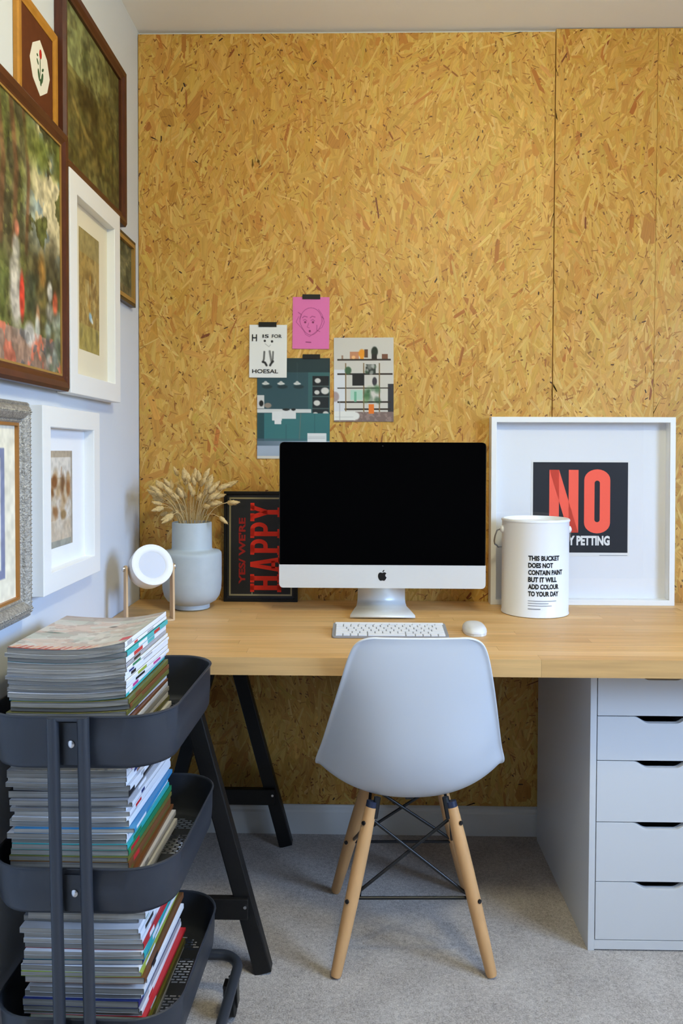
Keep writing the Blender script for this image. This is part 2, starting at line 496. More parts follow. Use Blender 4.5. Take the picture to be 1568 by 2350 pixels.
# boards screwed to the back wall
SEAM, SEAM3, BT = .6285, .952, .1005
M['osb_core'] = mat('strand_board_core', (206, 158, 80), .6, .2, var=(60, .12))
for i, (a, b, zt) in enumerate(((XL + .002, SEAM - .0016, 2.594), (SEAM + .0016, SEAM3 - .0006, 2.603), (SEAM3 + .0006, XR - .002, 2.603))):
    pn = obj('strand_board_panel', MB().box(a, b, .0012, .018, BT, zt), M['osb_core'], wb)
    sf = obj('strand_surface', strands(a, min(b, 1.62), BT, zt, .0012, 20 + i, M['osb']), None, pn); sf['kind'] = 'stuff'
prof = [(0, 0), (-.016, 0), (-.016, .072), (-.012, .078), (-.012, .088), (-.008, .094), (-.004, .0995), (0, .0995)]


def skirting(name, p0, p1, flip):
    mb = MB(); n = len(prof); vs = []
    d = Vector((p1[0] - p0[0], p1[1] - p0[1], 0)).normalized(); nrm = Vector((d.y, -d.x, 0)) * flip
    for p in (p0, p1):
        for a, z in prof: vs.append(Vector((p[0], p[1], 0)) + nrm * (-a) + Vector((0, 0, z)))
    mb.add(vs, [tuple(range(n)), tuple(range(2 * n - 1, n - 1, -1))] + [(i, n + i, n + (i + 1) % n, (i + 1) % n) for i in range(n)])
    struct(name, mb, M['skirt'])


skirting('baseboard_back', (XL, .018), (XR, .018), 1)
skirting('baseboard_left', (XL, YR), (XL, .0), 1)
# window in the right wall
wn = bpy.data.objects.new('window_1', None); C.objects.link(wn); wn['kind'] = 'structure'
wn.location = (XR + .07, (WY0 + WY1) / 2, WZ0)
wh, ww = WZ1 - WZ0, (WY1 - WY0)
mb = MB()
for a, b in ((-ww / 2, -ww / 2 + .05), (ww / 2 - .05, ww / 2), (-.03, .03)): mb.box(-.03, .03, a, b, 0, wh)
mb.box(-.03, .03, -ww / 2, ww / 2, 0, .05); mb.box(-.03, .03, -ww / 2, ww / 2, wh - .05, wh)
obj('window_frame', mb, M['window_frame'], wn)
for s in (-1, 1):
    a, b = sorted((s * .03, s * (ww / 2 - .05)))
    obj('pane', MB().box(-.003, .003, a, b, .05, wh - .05), M['glass'], wn)
obj('window_sill', MB().box(-.19, -.03, -ww / 2 - .05, ww / 2 + .05, -.03, 0), M['window_frame'], wn, bevel=.005)

# opal globe pendant hanging above the middle of the room
PX, PY, PZ, PRAD = .38, -1.62, 2.33, .11
pl_ = thing('pendant_lamp', 'round opal glass pendant lamp hanging from the ceiling', 'lamp', (PX, PY, ZC))
obj('ceiling_rose', MB().lathe([(.05, -.03), (.055, -.012), (.055, -.0005)], 24), M['window_frame'], pl_, smooth=40)
obj('cord', MB().tube([(0, 0, -.02), (0, 0, PZ + PRAD - ZC + .03)], .003, 8), M['black_metal'], pl_, smooth=60)
obj('holder', MB().lathe([(.03, PZ + PRAD - ZC - .012), (.03, PZ + PRAD - ZC + .02), (.012, PZ + PRAD - ZC + .04)], 20), M['black_metal'], pl_, smooth=40)
gm_ = bpy.data.materials.new('lit_opal_glass'); gm_.use_nodes = True
gm_.node_tree.nodes.clear()
ge_ = gm_.node_tree.nodes.new('ShaderNodeEmission'); go_ = gm_.node_tree.nodes.new('ShaderNodeOutputMaterial')
ge_.inputs[0].default_value = (*UPC, 1); ge_.inputs[1].default_value = UPLIGHT / (4 * math.pi ** 2 * PRAD ** 2)
gm_.node_tree.links.new(ge_.outputs[0], go_.inputs[0])
obj('globe', MB().lathe([(max(.0005, PRAD * math.sin(R(a))), PZ - ZC - PRAD * math.cos(R(a))) for a in range(0, 181, 15)], 16, cap0=False, cap1=False), gm_, pl_, smooth=180)

# ------------------------------------------------------------------ worktop of glued staves
T, TH, DF = .773, .042, -.735
desk = thing('worktop', 'thick solid oak stave worktop running along the board wall', 'worktop', (XL + .002, DF, T))
rows = 17
rw = (-.003 - DF) / rows
XE = 1.36
rs = random.Random(3)
for r in range(rows):
    x = XL + .002; first = True
    while x < XE - .001:
        l = rs.uniform(.28, .75) * (rs.uniform(.3, 1) if first else 1); first = False
        x2 = min(x + l, XE)
        if XE - x2 < .12: x2 = XE
        g = .00025
        o = obj('stave', MB().box(-(x2 - x) / 2 + g, (x2 - x) / 2 - g, -rw / 2 + g, rw / 2 - g, -TH, 0), M['oak'], desk,
                loc=((x + x2) / 2 - (XL + .002), rw * (r + .5), -rs.uniform(0, .0004)))
        x = x2

# trestle
tr = thing('trestle', 'black wooden A-frame trestle holding up the worktop behind the cart', 'trestle', (-.42, -.39, 0))


def bar(a, b, w, d, axis=Vector((0, 1, 0))):
    a, b = Vector(a), Vector(b); t = (b - a).normalized(); s = t.cross(axis).normalized(); q = axis.normalized()
    vs = [p + s * (sx * w / 2) + q * (sy * d / 2) for p in (a, b) for sy in (-1, 1) for sx in (-1, 1)]
    return MB().add(vs, [(0, 2, 3, 1), (4, 5, 7, 6), (0, 1, 5, 4), (2, 6, 7, 3), (0, 4, 6, 2), (1, 3, 7, 5)])


for yy in (-.31, .315):
    for s in (-1, 1):
        obj('leg', bar((s * .20, yy, .002), (s * .012, yy, T - TH - .036), .042, .034), M['black_wood'], tr, bevel=.003)
    cb = obj('cross_bar', MB().box(-.165, .165, yy - .028, yy - .006, .14, .19), M['black_wood'], tr, bevel=.002)
    obj('screw', MB().lathe([(.004, 0), (.004, .003)], 10, Matrix.Translation((.158, yy - .031, .172)) @ Matrix.Rotation(R(90), 4, 'X') @ Matrix.Translation((0, 0, -.003))), M['chrome'], cb)
obj('top_beam', MB().box(-.035, .035, -.345, .345, T - TH - .042, T - TH - .001), M['black_wood'], tr, bevel=.003)

# drawer unit
CX0, CW, CF, CB = .588, .36, -.60, -.02
CH = T - TH - .002
du = thing('drawer_unit', 'white five-drawer unit with cut-out drawer grips under the worktop', 'drawer unit', (CX0 + CW / 2, CF, 0))
hw = CW / 2
obj('side_panel', MB().box(-hw, -hw + .016, 0, CB - CF, 0, CH), M['unit'], du, bevel=.0008)
obj('side_panel', MB().box(hw - .016, hw, 0, CB - CF, 0, CH), M['unit'], du, bevel=.0008)
obj('base_panel', MB().box(-hw + .016, hw - .016, 0, CB - CF, .004, .026), M['unit'], du)
obj('top_panel', MB().box(-hw + .016, hw - .016, .03, CB - CF, CH - .012, CH), M['unit'], du)
obj('back_panel', MB().box(-hw + .016, hw - .016, CB - CF - .006, CB - CF, .026, CH - .012), M['unit'], du)
zb = [.027, .176, .328, .484, .597, .7065]
for i in range(5):
    z0, z1 = zb[i] + .0012, zb[i + 1] - .0012
    a = hw - .0185; h = z1 - z0; nd = .0165
    poly = [(-a, 0), (a, 0), (a, h), (.072, h)]
    for k in range(1, 8):          # smooth S of the grip
        u = k / 8; poly.append((.072 - .038 * u, h - nd * (3 * u * u - 2 * u ** 3)))
    poly.append((.034, h - nd)); poly.append((-.034, h - nd))
    for k in range(7, 0, -1):
        u = k / 8; poly.append((-.072 + .038 * u, h - nd * (3 * u * u - 2 * u ** 3)))
    poly += [(-.072, h), (-a, h)]
    mb = MB().prism(poly, 0, .017, Matrix.Translation((0, 0, 0)) @ Matrix.Rotation(R(90), 4, 'X') @ Matrix.Translation((0, 0, -.018)))
    dr = obj('drawer', mb, M['unit'], du, loc=(0, 0, z0), bevel=.0006)
    bx = MB()
    bx.box(-a + .012, -a + .022, .018, .50, .004, h - .03); bx.box(a - .022, a - .012, .018, .50, .004, h - .03)
    bx.box(-a + .022, a - .022, .018, .50, .004, .01); bx.box(-a + .022, a - .022, .49, .50, .01, h - .03)
    obj('drawer_box', bx, M['unit'], dr)

# ------------------------------------------------------------------ chair
ch = thing('dining_chair', 'white moulded plastic shell chair on beech dowel legs, tucked to desk', 'chair', (.136, -.53, 0), (0, 0, R(1.6)))
PR = [  # y, z, half width, edge lift
    (-.278, .838, .098, .002), (-.277, .836, .118, .003), (-.275, .830, .133, .005), (-.272, .820, .145, .008), (-.269, .805, .153, .011),
    (-.263, .780, .162, .016), (-.253, .740, .172, .022), (-.240, .690, .184, .036), (-.223, .630, .198, .055), (-.205, .570, .211, .075),
    (-.186, .515, .222, .088), (-.164, .470, .231, .098), (-.140, .432, .239, .096), (-.108, .404, .243, .090), (-.068, .388, .243, .082), (-.02, .382, .240, .074),
    (.04, .385, .232, .074), (.10, .395, .226, .055), (.15, .404, .220, .038), (.19, .408, .214, .024), (.215, .404, .207, .014), (.232, .392, .197, .008), (.240, .376, .185, .004)]
NS = 14
ss = [math.sin(k / NS * math.pi / 2) if False else k / NS for k in range(NS + 1)]
cols = [-s for s in reversed(ss[1:])] + ss
mb = MB(); vs = []; ncol = len(cols) + 2
nP = len(PR)
for i, (y, z, w, c) in enumerate(PR):
    a = PR[max(i - 1, 0)]; b = PR[min(i + 1, nP - 1)]
    ty, tz = b[0] - a[0], b[1] - a[1]; l = math.hypot(ty, tz); ty, tz = ty / l, tz / l
    ny, nz = -tz, ty      # points forward/up (inside of the shell)
    row = []
    for s in cols:
        e = abs(s) ** 2.3
        row.append((s * w * (1 - .05 * abs(s) ** 3), y + ny * c * e, z + nz * c * e))
    for side in (0, -1):
        x, yy, zz = row[side]
        sg = -1 if side == 0 else 1
        p = (x + sg * .010, yy - ny * .002, zz - nz * .002)
        if side == 0: row0 = p
        else: row1 = p
    vs += [row0] + row + [row1]
fs = [(j * ncol + i, (j + 1) * ncol + i, (j + 1) * ncol + i + 1, j * ncol + i + 1) for j in range(nP - 1) for i in range(ncol - 1)]
sh = obj('shell', MB().add(vs, fs), M['plastic'], ch, smooth=180)
so = sh.modifiers.new('solid', 'SOLIDIFY'); so.thickness = .006; so.offset = 0
sb = sh.modifiers.new('sub', 'SUBSURF'); sb.levels = 1; sb.render_levels = 2
LT, LB = (.097, .105, .392), (.187, .187, .004)
for sx in (-1, 1):
    for sy in (-1, 1):
        top = Vector((sx * LT[0], sy * LT[1], LT[2])); bot = Vector((sx * LB[0], sy * LB[1], LB[2]))
        if sy > 0: top = Vector((sx * .092, .10, .385))
        d = (bot - top)
        pts = [top + d * k for k in (0.035, .2, .4, .6, .8, .985, 1.0)]
        lg = obj('leg', MB().tube(pts, [.0145, .0165, .0172, .0168, .0155, .0135, .0115], 16), M['beech'], ch, smooth=50)
        for k in (.115, .565):
            q = top + d * k + Vector((sx * .011, -.0125, 0)) * 1.0
            n = Vector((sx * .66, -.75, 0)).normalized()
            obj('bolt', MB().tube([q, q + n * .004], .0052, 10), M['black_metal'], lg, smooth=40)
        # steel bracket gripping the leg top
        obj('bracket', MB().tube([top + d * .10 + Vector((-sx * .013, 0, 0)), top + d * -.01 + Vector((-sx * .012, 0, .006))], .0085, 8), M['black_metal'], ch, smooth=40)
        obj('leg_cap', MB().tube([top + d * .045, top + d * .0], .0140, 12), M['blue_cap'], ch, smooth=40)


def strut(a, b, r=.0042):
    obj('strut', MB().tube([a, b], r, 8), M['black_metal'], ch, smooth=60)


def on_leg(sx, sy, k, ins=.010):
    top = Vector((sx * LT[0], sy * LT[1], LT[2])); bot = Vector((sx * LB[0], sy * LB[1], LB[2]))
    p = top + (bot - top) * k
    return p + Vector((-sx * ins, -sy * ins, 0))


for sy in (-1, 1):
    strut(on_leg(-1, sy, .575), on_leg(1, sy, .575))
    strut(on_leg(-1, sy, .12), on_leg(1, sy, .56)); strut(on_leg(1, sy, .12) + Vector((0, .008, 0)), on_leg(-1, sy, .56) + Vector((0, .008, 0)))
for sx in (-1, 1):
    strut(on_leg(sx, -1, .12), on_leg(sx, 1, .56)); strut(on_leg(sx, 1, .12) + Vector((.008, 0, 0)), on_leg(sx, -1, .56) + Vector((.008, 0, 0)))
obj('seat_mount', MB().box(-.09, .09, -.010, .010, .372, .378).box(-.010, .010, -.05, .09, .372, .378), M['black_metal'], ch)

# ------------------------------------------------------------------ computer
SX, SY = .0765, -.23
ZB, ZT_, ZCH = .8525, 1.285, .9215
cm = thing('desktop_computer', 'slim all-in-one computer with a dark screen and silver chin', 'computer', (SX, SY, T))


def rrect(w, h, r, n=6, corners=(1, 1, 1, 1)):
    pts = []
    for cx, cy, a0, on in ((w / 2, -h / 2, -90, corners[1]), (w / 2, h / 2, 0, corners[2]), (-w / 2, h / 2, 90, corners[3]), (-w / 2, -h / 2, 180, corners[0])):
        rr = r if on else 0
        ox = cx - math.copysign(rr, cx); oy = cy - math.copysign(rr, cy)
        if rr == 0: pts.append((cx, cy)); continue
        for k in range(n + 1):
            a = R(a0 + 90 * k / n); pts.append((ox + rr * math.cos(a), oy + rr * math.sin(a)))
    return pts


XF = Matrix.Rotation(R(90), 4, 'X')
SW = .612
h1 = ZT_ - ZCH
obj('display', MB().prism(rrect(.607, h1, .012, corners=(0, 0, 1, 1)), -.004, .0012, Matrix.Translation((0, 0, (ZT_ + ZCH) / 2 - T)) @ XF), M['screen'], cm)
h2 = ZCH - ZB
chin = obj('chin', MB().prism(rrect(SW, h2, .012, corners=(1, 1, 0, 0)), -.006, .0005, Matrix.Translation((0, 0, (ZCH + ZB) / 2 - T)) @ XF), M['alu'], cm)
# curved aluminium back
mb = MB(); vs = []; lev = [(0, 1), (.006, 1), (.012, .985), (.022, .9), (.034, .6), (.040, .3)]
base = rrect(SW, ZT_ - ZB, .012)
for dy, k in lev:
    vs += [(x * k, .004 + dy, (ZT_ + ZB) / 2 - T + y * k) for x, y in base]
n = len(base)
mb.add(vs, [(i * n + k, i * n + (k + 1) % n, (i + 1) * n + (k + 1) % n, (i + 1) * n + k) for i in range(len(lev) - 1) for k in range(n)] + [tuple(range((len(lev) - 1) * n, len(lev) * n))])
obj('rear_shell', mb, M['alu'], cm, smooth=50)
# fruit emblem
pts = [(.00, .27), (.07, .305), (.16, .33), (.25, .315), (.33, .27), (.37, .225)]
bite = [(.30, .17), (.27, .10), (.265, .03), (.29, -.04), (.335, -.09), (.385, -.115)]
low = [(.345, -.22), (.28, -.33), (.21, -.415), (.14, -.44), (.07, -.415), (.0, -.40), (-.07, -.415), (-.14, -.44), (-.21, -.415), (-.29, -.32), (-.35, -.21), (-.385, -.08), (-.385, .06), (-.36, .17), (-.31, .25), (-.24, .30), (-.16, .315), (-.08, .30)]
lz = .889 - T
em = MB().prism([(x * .033, y * .033) for x, y in reversed(pts + bite + low)], .0005, .0012, Matrix.Translation((.0005, 0, lz)) @ XF)
leaf = [(.02, .35), (.03, .43), (.08, .51), (.17, .56), (.175, .48), (.13, .40), (.07, .355)]
em.prism([(x * .033, y * .033) for x, y in leaf], .0005, .0012, Matrix.Translation((.0005, 0, lz)) @ XF)
obj('emblem', em, M['black'], chin)
obj('camera_dot', MB().lathe([(.0022, 0), (.0022, .0016)], 12, Matrix.Translation((0, 0, ZT_ - T - .011)) @ XF), M['black'], cm)
# stand: foot plate + bent neck, one folded sheet
prof_s = [(-.056, .002, .0945), (-.054, .006, .0940), (.02, .0075, .083), (.055, .010, .076), (.075, .020, .0735), (.080, .035, .0725), (.074, .06, .072), (.062, .10, .0715), (.048, .18, .071)]
vs = []
for y, z, w in prof_s: vs += [(-w, y, z), (w, y, z)]
o = obj('stand', MB().add(vs, [(2 * i, 2 * i + 1, 2 * i + 3, 2 * i + 2) for i in range(len(prof_s) - 1)]), M['alu'], cm, smooth=180)
s_ = o.modifiers.new('solid', 'SOLIDIFY'); s_.thickness = .006; s_.offset = -1 if False else 1

# keyboard
kb = thing('keyboard', 'thin white wireless keyboard on the worktop in front of the computer', 'keyboard', (.0895, -.478, T))
KW, KD = .304, .116
mb = MB()
pts = rrect(KW, KD, .008)
vs = [(x, y, .001) for x, y in pts] + [(x, y, .0055 + (y + KD / 2) / KD * .011) for x, y in pts]
n = len(pts)
mb.add(vs, [tuple(range(n - 1, -1, -1)), tuple(range(n, 2 * n))] + [(i, (i + 1) % n, n + (i + 1) % n, n + i) for i in range(n)])
obj('base', mb, M['keygap'], kb)
obj('battery_tube', MB().tube([(-KW / 2 + .006, KD / 2 - .006, .010), (KW / 2 - .006, KD / 2 - .006, .010)], .009, 14), M['key'], kb, smooth=50)
rot = Matrix.Rotation(math.atan(.011 / KD), 4, 'X')
ksh = {}
for r in range(6):
    yk = -KD / 2 + .0125 + r * .0178
    nk = {0: 9, 1: 12, 2: 13, 3: 14, 4: 14, 5: 14}[r]
    wid = [1] * nk
    if r == 0: wid = [1, 1, 1, 1.25, 5, 1.25, 1, 1, 1, 1]
    if r == 1: wid = [2.2] + [1] * 10 + [2.2]
    if r == 2: wid = [1.7] + [1] * 11 + [1.7]
    if r == 3: wid = [1.45] + [1] * 13
    if r == 4: wid = [1] * 13 + [1.45]
    tot = sum(wid); x = -KW / 2 + .008; un = (KW - .016) / tot
    for w in wid:
        kw = un * w - .0030; key = round(kw, 4); kd = .0142 if r < 5 else .0085
        if (key, kd) not in ksh:
            ksh[(key, kd)] = MB().box(-kw / 2, kw / 2, -kd / 2, kd / 2, 0, .0024).mesh('key', M['key'])
        obj('key', ksh[(key, kd)], None, kb, loc=(x + un * w / 2, yk, .0056 + (yk + KD / 2) / KD * .011), rot=(math.atan(.011 / KD), 0, 0))
        x += un * w
# mouse
ms = thing('computer_mouse', 'low white computer mouse beside the keyboard', 'mouse', (.318, -.452, T))
mb = MB(); vs = []; nr, na = 7, 28
for i in range(nr + 1):
    a = i / nr * math.pi / 2
    for k in range(na):
        q = 2 * math.pi * k / na; c, s = math.cos(q), math.sin(q)
        ex = abs(c) ** .75 * math.copysign(1, c); ey = abs(s) ** .75 * math.copysign(1, s)
        f = math.cos(a) ** .6 if i < nr else 0.0
        vs.append((.031 * ex * f, .058 * ey * f, .007 + .019 * math.sin(a)))
obj('top_shell', MB().add(vs, [(i * na + k, i * na + (k + 1) % na, (i + 1) * na + (k + 1) % na, (i + 1) * na + k) for i in range(nr) for k in range(na)]), M['plastic'], ms, smooth=180)
obj('base', MB().prism([(.030 * abs(math.cos(q)) ** .75 * math.copysign(1, math.cos(q)), .057 * abs(math.sin(q)) ** .75 * math.copysign(1, math.sin(q))) for q in [2 * math.pi * k / na for k in range(na)]], 0.0005, .008), M['alu'], ms)

# ------------------------------------------------------------------ raster pictures painted in code
class Ras:
    def __init__(s, w, h, col):
        s.w, s.h = w, h; s.a = np.zeros((h, w, 3)); s.a[:] = col
        s.yy, s.xx = np.mgrid[0:h, 0:w]; s.u = (s.xx + .5) / w; s.v = 1 - (s.yy + .5) / h     # v up

    def mixm(s, m, col, al=1.0):
        k = (np.clip(m, 0, 1) * al)[..., None]; s.a = s.a * (1 - k) + np.array(col, float) * k; return s

    def rect(s, u0, v0, u1, v1, col, al=1.0): return s.mixm(((s.u >= u0) & (s.u <= u1) & (s.v >= v0) & (s.v <= v1)).astype(float), col, al)

    def ell(s, u, v, ru, rv, col, al=1.0, soft=.15, ang=0):
        du, dv = s.u - u, s.v - v
        c, n = math.cos(ang), math.sin(ang)
        asp = s.h / s.w; dv2 = dv * asp
        x = du * c + dv2 * n; y = -du * n + dv2 * c
        d = np.sqrt((x / ru) ** 2 + (y / (rv * asp)) ** 2)
        return s.mixm((1 + soft - d) / (2 * soft) if soft else (d < 1).astype(float), col, al)

    def line(s, pts, wd, col, al=1.0):
        asp = s.h / s.w; m = np.zeros((s.h, s.w))
        for (a, b), (c, d) in zip(pts[:-1], pts[1:]):
            ax, ay, bx, by = a, b * asp, c, d * asp
            px, py = s.u - ax, s.v * asp - ay; ex, ey = bx - ax, by - ay
            tt = np.clip((px * ex + py * ey) / (ex * ex + ey * ey + 1e-9), 0, 1)
            m = np.maximum(m, np.clip(1.5 - np.hypot(px - ex * tt, py - ey * tt) / wd, 0, 1))
        return s.mixm(m, col, al)

    def noise(s, fx, fy, oct=4, seed=0):
        g = np.random.default_rng(seed); out = np.zeros((s.h, s.w)); amp = 1; tot = 0
        for o in range(oct):
            nx, ny = max(2, int(fx * 2 ** o)), max(2, int(fy * 2 ** o))
            t_ = g.random((ny + 2, nx + 2)); X = s.u * nx; Y = s.v * ny
            ix, iy = np.floor(X).astype(int), np.floor(Y).astype(int); fx_, fy_ = X - ix, Y - iy
            fx_ = fx_ * fx_ * (3 - 2 * fx_); fy_ = fy_ * fy_ * (3 - 2 * fy_)
            out += amp * ((t_[iy, ix] * (1 - fx_) + t_[iy, ix + 1] * fx_) * (1 - fy_) + (t_[iy + 1, ix] * (1 - fx_) + t_[iy + 1, ix + 1] * fx_) * fy_)
            tot += amp; amp *= .55
        return np.clip((out / tot - .5) * 1.9 + .5, 0, 1)

    def blobs(s, n, box, size, cols, seed, al=.8, ratio=1.0):
        q = random.Random(seed)
        for _ in range(n):
            k = q.uniform(.5, 1.3) * size
            s.ell(q.uniform(box[0], box[2]), q.uniform(box[1], box[3]), k, k * ratio, q.choice(cols), al * q.uniform(.5, 1), .4, q.uniform(-.8, .8))
        return s

    def fine(s, amt, seed):
        s.a = s.a * (1 + amt * (s.noise(s.w * .22, s.h * .22, 2, seed)[..., None] - .5)) + (s.noise(s.w * .12, s.h * .12, 2, seed + 1)[..., None] - .5) * 40 * amt; return s

    def mesh(s, name, w, h, m, z=0.0, fn=None):
        xs = (np.arange(s.w) / (s.w - 1) - .5) * w; ys = (.5 - np.arange(s.h) / (s.h - 1)) * h
        X, Y = np.meshgrid(xs, ys); co = np.stack([X, Y, np.full_like(X, z)], -1).reshape(-1, 3)
        if fn is not None: co[:, 2] += fn(co[:, 0], co[:, 1])
        me = bpy.data.meshes.new(name)
        i = np.arange((s.h - 1) * (s.w - 1)); r_, c_ = i // (s.w - 1), i % (s.w - 1); b = r_ * s.w + c_
        F = np.stack([b, b + s.w, b + s.w + 1, b + 1], -1)
        me.from_pydata(co.tolist(), [], F.tolist()); me.update()
        at = me.color_attributes.new('Col', 'FLOAT_COLOR', 'POINT')
        colr = np.concatenate([linarr(s.a).reshape(-1, 3), np.ones((s.w * s.h, 1))], 1)
        at.data.foreach_set('color', colr.astype(np.float32).ravel())
        me.materials.append(m)
        return me


# ------------------------------------------------------------------ papers on the board
def sheet(name, x0, x1, z0, z1, ras, label, cat, y=-.0012, tape=None, tilt=0):
    w, h = x1 - x0, z1 - z0
    o = thing(name, label, cat, ((x0 + x1) / 2, y, (z0 + z1) / 2), (R(90), R(tilt), 0))
    curl = lambda x, yv: .0006 + .0016 * (np.abs(x) / (w / 2)) ** 4 * (yv < 0) * (-yv / (h / 2))
    me = ras.mesh('paper', w, h, M['print'], 0, curl)
    obj('paper', me, None, o)
    if tape:
        a, b, c, d = tape
        obj('tape', MB().box(a - (x0 + x1) / 2, b - (x0 + x1) / 2, c - (z0 + z1) / 2, d - (z0 + z1) / 2, .0022, .0027), M['black'], o)
    return o


# pink line-drawing card
r = Ras(84, 120, (214, 112, 170))
dk = (112, 40, 82)
r.line([(.5 + .30 * math.cos(a) * (1 - .25 * (math.sin(a) < 0) * abs(math.sin(a))), .53 + .26 * math.sin(a)) for a in [2 * math.pi * k / 40 for k in range(41)]], .008, dk, .55)
r.line([(.17, .62), (.10, .52), (.20, .44), (.30, .36), (.36, .28), (.46, .24), (.58, .30), (.68, .36), (.80, .42), (.86, .52), (.80, .66), (.70, .76)], .008, dk, .45)
for u in (.34, .55):
    r.line([(u - .07, .60), (u - .02, .63), (u + .06, .615)], .010, dk, .6); r.ell(u + .005, .515, .030, .020, dk, .95); r.line([(u - .05, .55), (u, .57), (u + .05, .54)], .008, dk, .6)
r.line([(.44, .50), (.40, .42), (.46, .405)], .007, dk, .5)
r.ell(.47, .345, .028, .022, dk, .9); r.line([(.66, .46), (.66, .36), (.74, .34)], .01, dk, .5)
r.line([(.16, .70), (.24, .66), (.20, .58)], .012, dk, .5); r.line([(.80, .62), (.84, .58)], .012, dk, .6)
r.line([(.37, .135), (.50, .13)], .012, dk, .9)
sheet('art_card', -.2090, -.0905, 1.588, 1.7546, r, 'pink card with a dark line-drawn face, taped highest on the board', 'card', tape=(-.178, -.1203, 1.7476, 1.763), tilt=.4)

# white card with a small dark figure
r = Ras(86, 122, (226, 226, 222))
k0 = (34, 34, 34)
r.ell(.41, .695, .030, .022, k0); r.ell(.60, .685, .032, .023, k0); r.line([(.42, .64), (.52, .585), (.56, .62)], .01, (170, 170, 166), .8)
r.line([(.40, .49), (.39, .36), (.37, .30)], .022, (70, 70, 68), .9); r.line([(.36, .30), (.42, .285), (.46, .235)], .026, k0)
r.line([(.54, .50), (.57, .38), (.59, .30)], .026, (86, 86, 84), .8); r.line([(.63, .49), (.625, .36), (.60, .29)], .02, (80, 80, 78), .9); r.line([(.63, .31), (.58, .27), (.555, .235)], .026, k0)
hc = sheet('alphabet_card', -.3485, -.2270, 1.4951, 1.6649, r, 'white card with black hand lettering and a small figure, taped up', 'card', y=-.0045, tape=(-.3188, -.261, 1.658, 1.6734), tilt=.3)
for body, x, y, w, h in (('H', -.052, .032, .016, .022), ('IS', -.018, .043, .020, .011), ('FOR', .012, .043, .032, .011), ('HOESAL', -.051, -.071, .084, .013)):
    obj('lettering', text_mb(body, w, h, .01, .0026), M['ink'], hc, loc=(x, y, 0))

# dark teal kitchen page
r = Ras(120, 168, (46, 84, 88))
tl = (38, 66, 72)
r.rect(0, .35, .74, 1, (44, 72, 80)); r.rect(0, .86, 1, 1, (34, 52, 56)); r.rect(.70, .35, 1, .86, (52, 92, 94)); r.rect(.76, .35, .98, .82, (22, 24, 28))
r.mixm((1 - r.v) * .35 * (r.v > .3), (70, 100, 110))
for v in (.72, .62, .50, .41): r.rect(.76, v - .004, .98, v + .004, (70, 84, 84))
for u, v, s_ in ((.83, .775, .04), (.82, .66, .035), (.93, .675, .055), (.82, .555, .045), (.80, .44, .04), (.94, .45, .04)): r.ell(u, v, s_, s_ * .6, (214, 212, 206), .95)
for u in (.12, .33, .55): r.ell(u, .745, .05, .012, (206, 206, 200)); r.ell(u, .757, .022, .014, (190, 190, 186)); r.ell(u - .02 + .04, .715, .07, .02, (24, 36, 40), .6)
r.line([(.55, .76), (.55, .95)], .003, (150, 160, 160), .5)
r.rect(0, .46, .74, .495, (206, 208, 206)); r.rect(.0, .50, .10, .63, (200, 200, 198)); r.ell(.06, .55, .03, .03, (30, 30, 30)); r.ell(.15, .53, .05, .025, (140, 128, 116)); r.ell(.40, .49, .05, .012, (30, 32, 34)); r.ell(.5, .49, .03, .012, (30, 32, 34))
r.rect(0, .18, 1, .455, (54, 108, 112)); r.rect(.0, .18, .1, .455, (36, 70, 76))
r.rect(.21, .38, .34, .47, (218, 220, 220)); r.rect(.34, .40, .53, .475, (214, 216, 216)); r.rect(.24, .345, .33, .40, (222, 222, 222))
r.line([(.58, .19), (.60, .45)], .006, (120, 110, 100), .6); r.line([(.40, .19), (.40, .34)], .005, (44, 90, 94), .8); r.line([(.79, .19), (.79, .45)], .005, (44, 90, 94), .8)
r.rect(0, 0, 1, .18, (158, 172, 190)); r.mixm(((r.v < .2) & (r.v > .13)) * (1 - r.u) * .8, (70, 90, 104)); r.rect(0, 0, 1, .03, (206, 204, 196)); r.rect(.69, .16, .95, .255, (216, 220, 222))
for v in (.19, .175): r.line([(.7, v + .03), (.93, v + .03)], .004, (170, 176, 180), .7)
sheet('magazine_page', -.3235, -.0880, 1.2333, 1.5583, r, 'torn magazine page of a dark teal kitchen, taped to the board', 'page', y=-.0015, tape=(-.1762, -.1198, 1.5555, 1.5705))

# shelf page
r = Ras(100, 142, (206, 202, 194))
r.mixm(r.v * .25, (176, 172, 160)); r.rect(0, 0, .2, .62, (214, 216, 220)); r.rect(.9, .1, 1, .45, (52, 52, 58))
r.rect(0, 0, 1, .12, (120, 102, 98)); r.mixm((r.noise(16, 22, 3, 3) > .6) * (r.v < .12) * .5, (160, 140, 134))
dkb = (52, 44, 38)
for v, a, b in ((.735, .06, .95), (.565, .06, .98), (.40, .06, .95), (.235, .06, .95), (.15, .18, .95)): r.rect(a, v - .009, b, v + .009, dkb)
for u in (.20, .50, .76): r.rect(u - .008, .12, u + .008, .70, (120, 96, 60))
r.rect(.27, .75, .42, .83, (186, 130, 96)); r.ell(.47, .81, .055, .05, (224, 146, 40)); r.rect(.44, .75, .50, .79, (226, 150, 44)); r.ell(.33, .765, .03, .02, (236, 180, 120)); r.rect(.51, .76, .57, .86, (92, 68, 54)); r.ell(.68, .83, .055, .06, (34, 44, 34)); r.rect(.63, .745, .72, .80, (38, 34, 32)); r.rect(.80, .75, .90, .80, (112, 74, 56)); r.rect(.13, .745, .16, .79, (150, 120, 100))
r.ell(.24, .61, .055, .045, (62, 92, 66)); r.rect(.53, .57, .70, .68, (46, 52, 46)); r.blobs(8, (.53, .58, .7, .68), .03, [(206, 206, 200), (62, 84, 62)], 5)
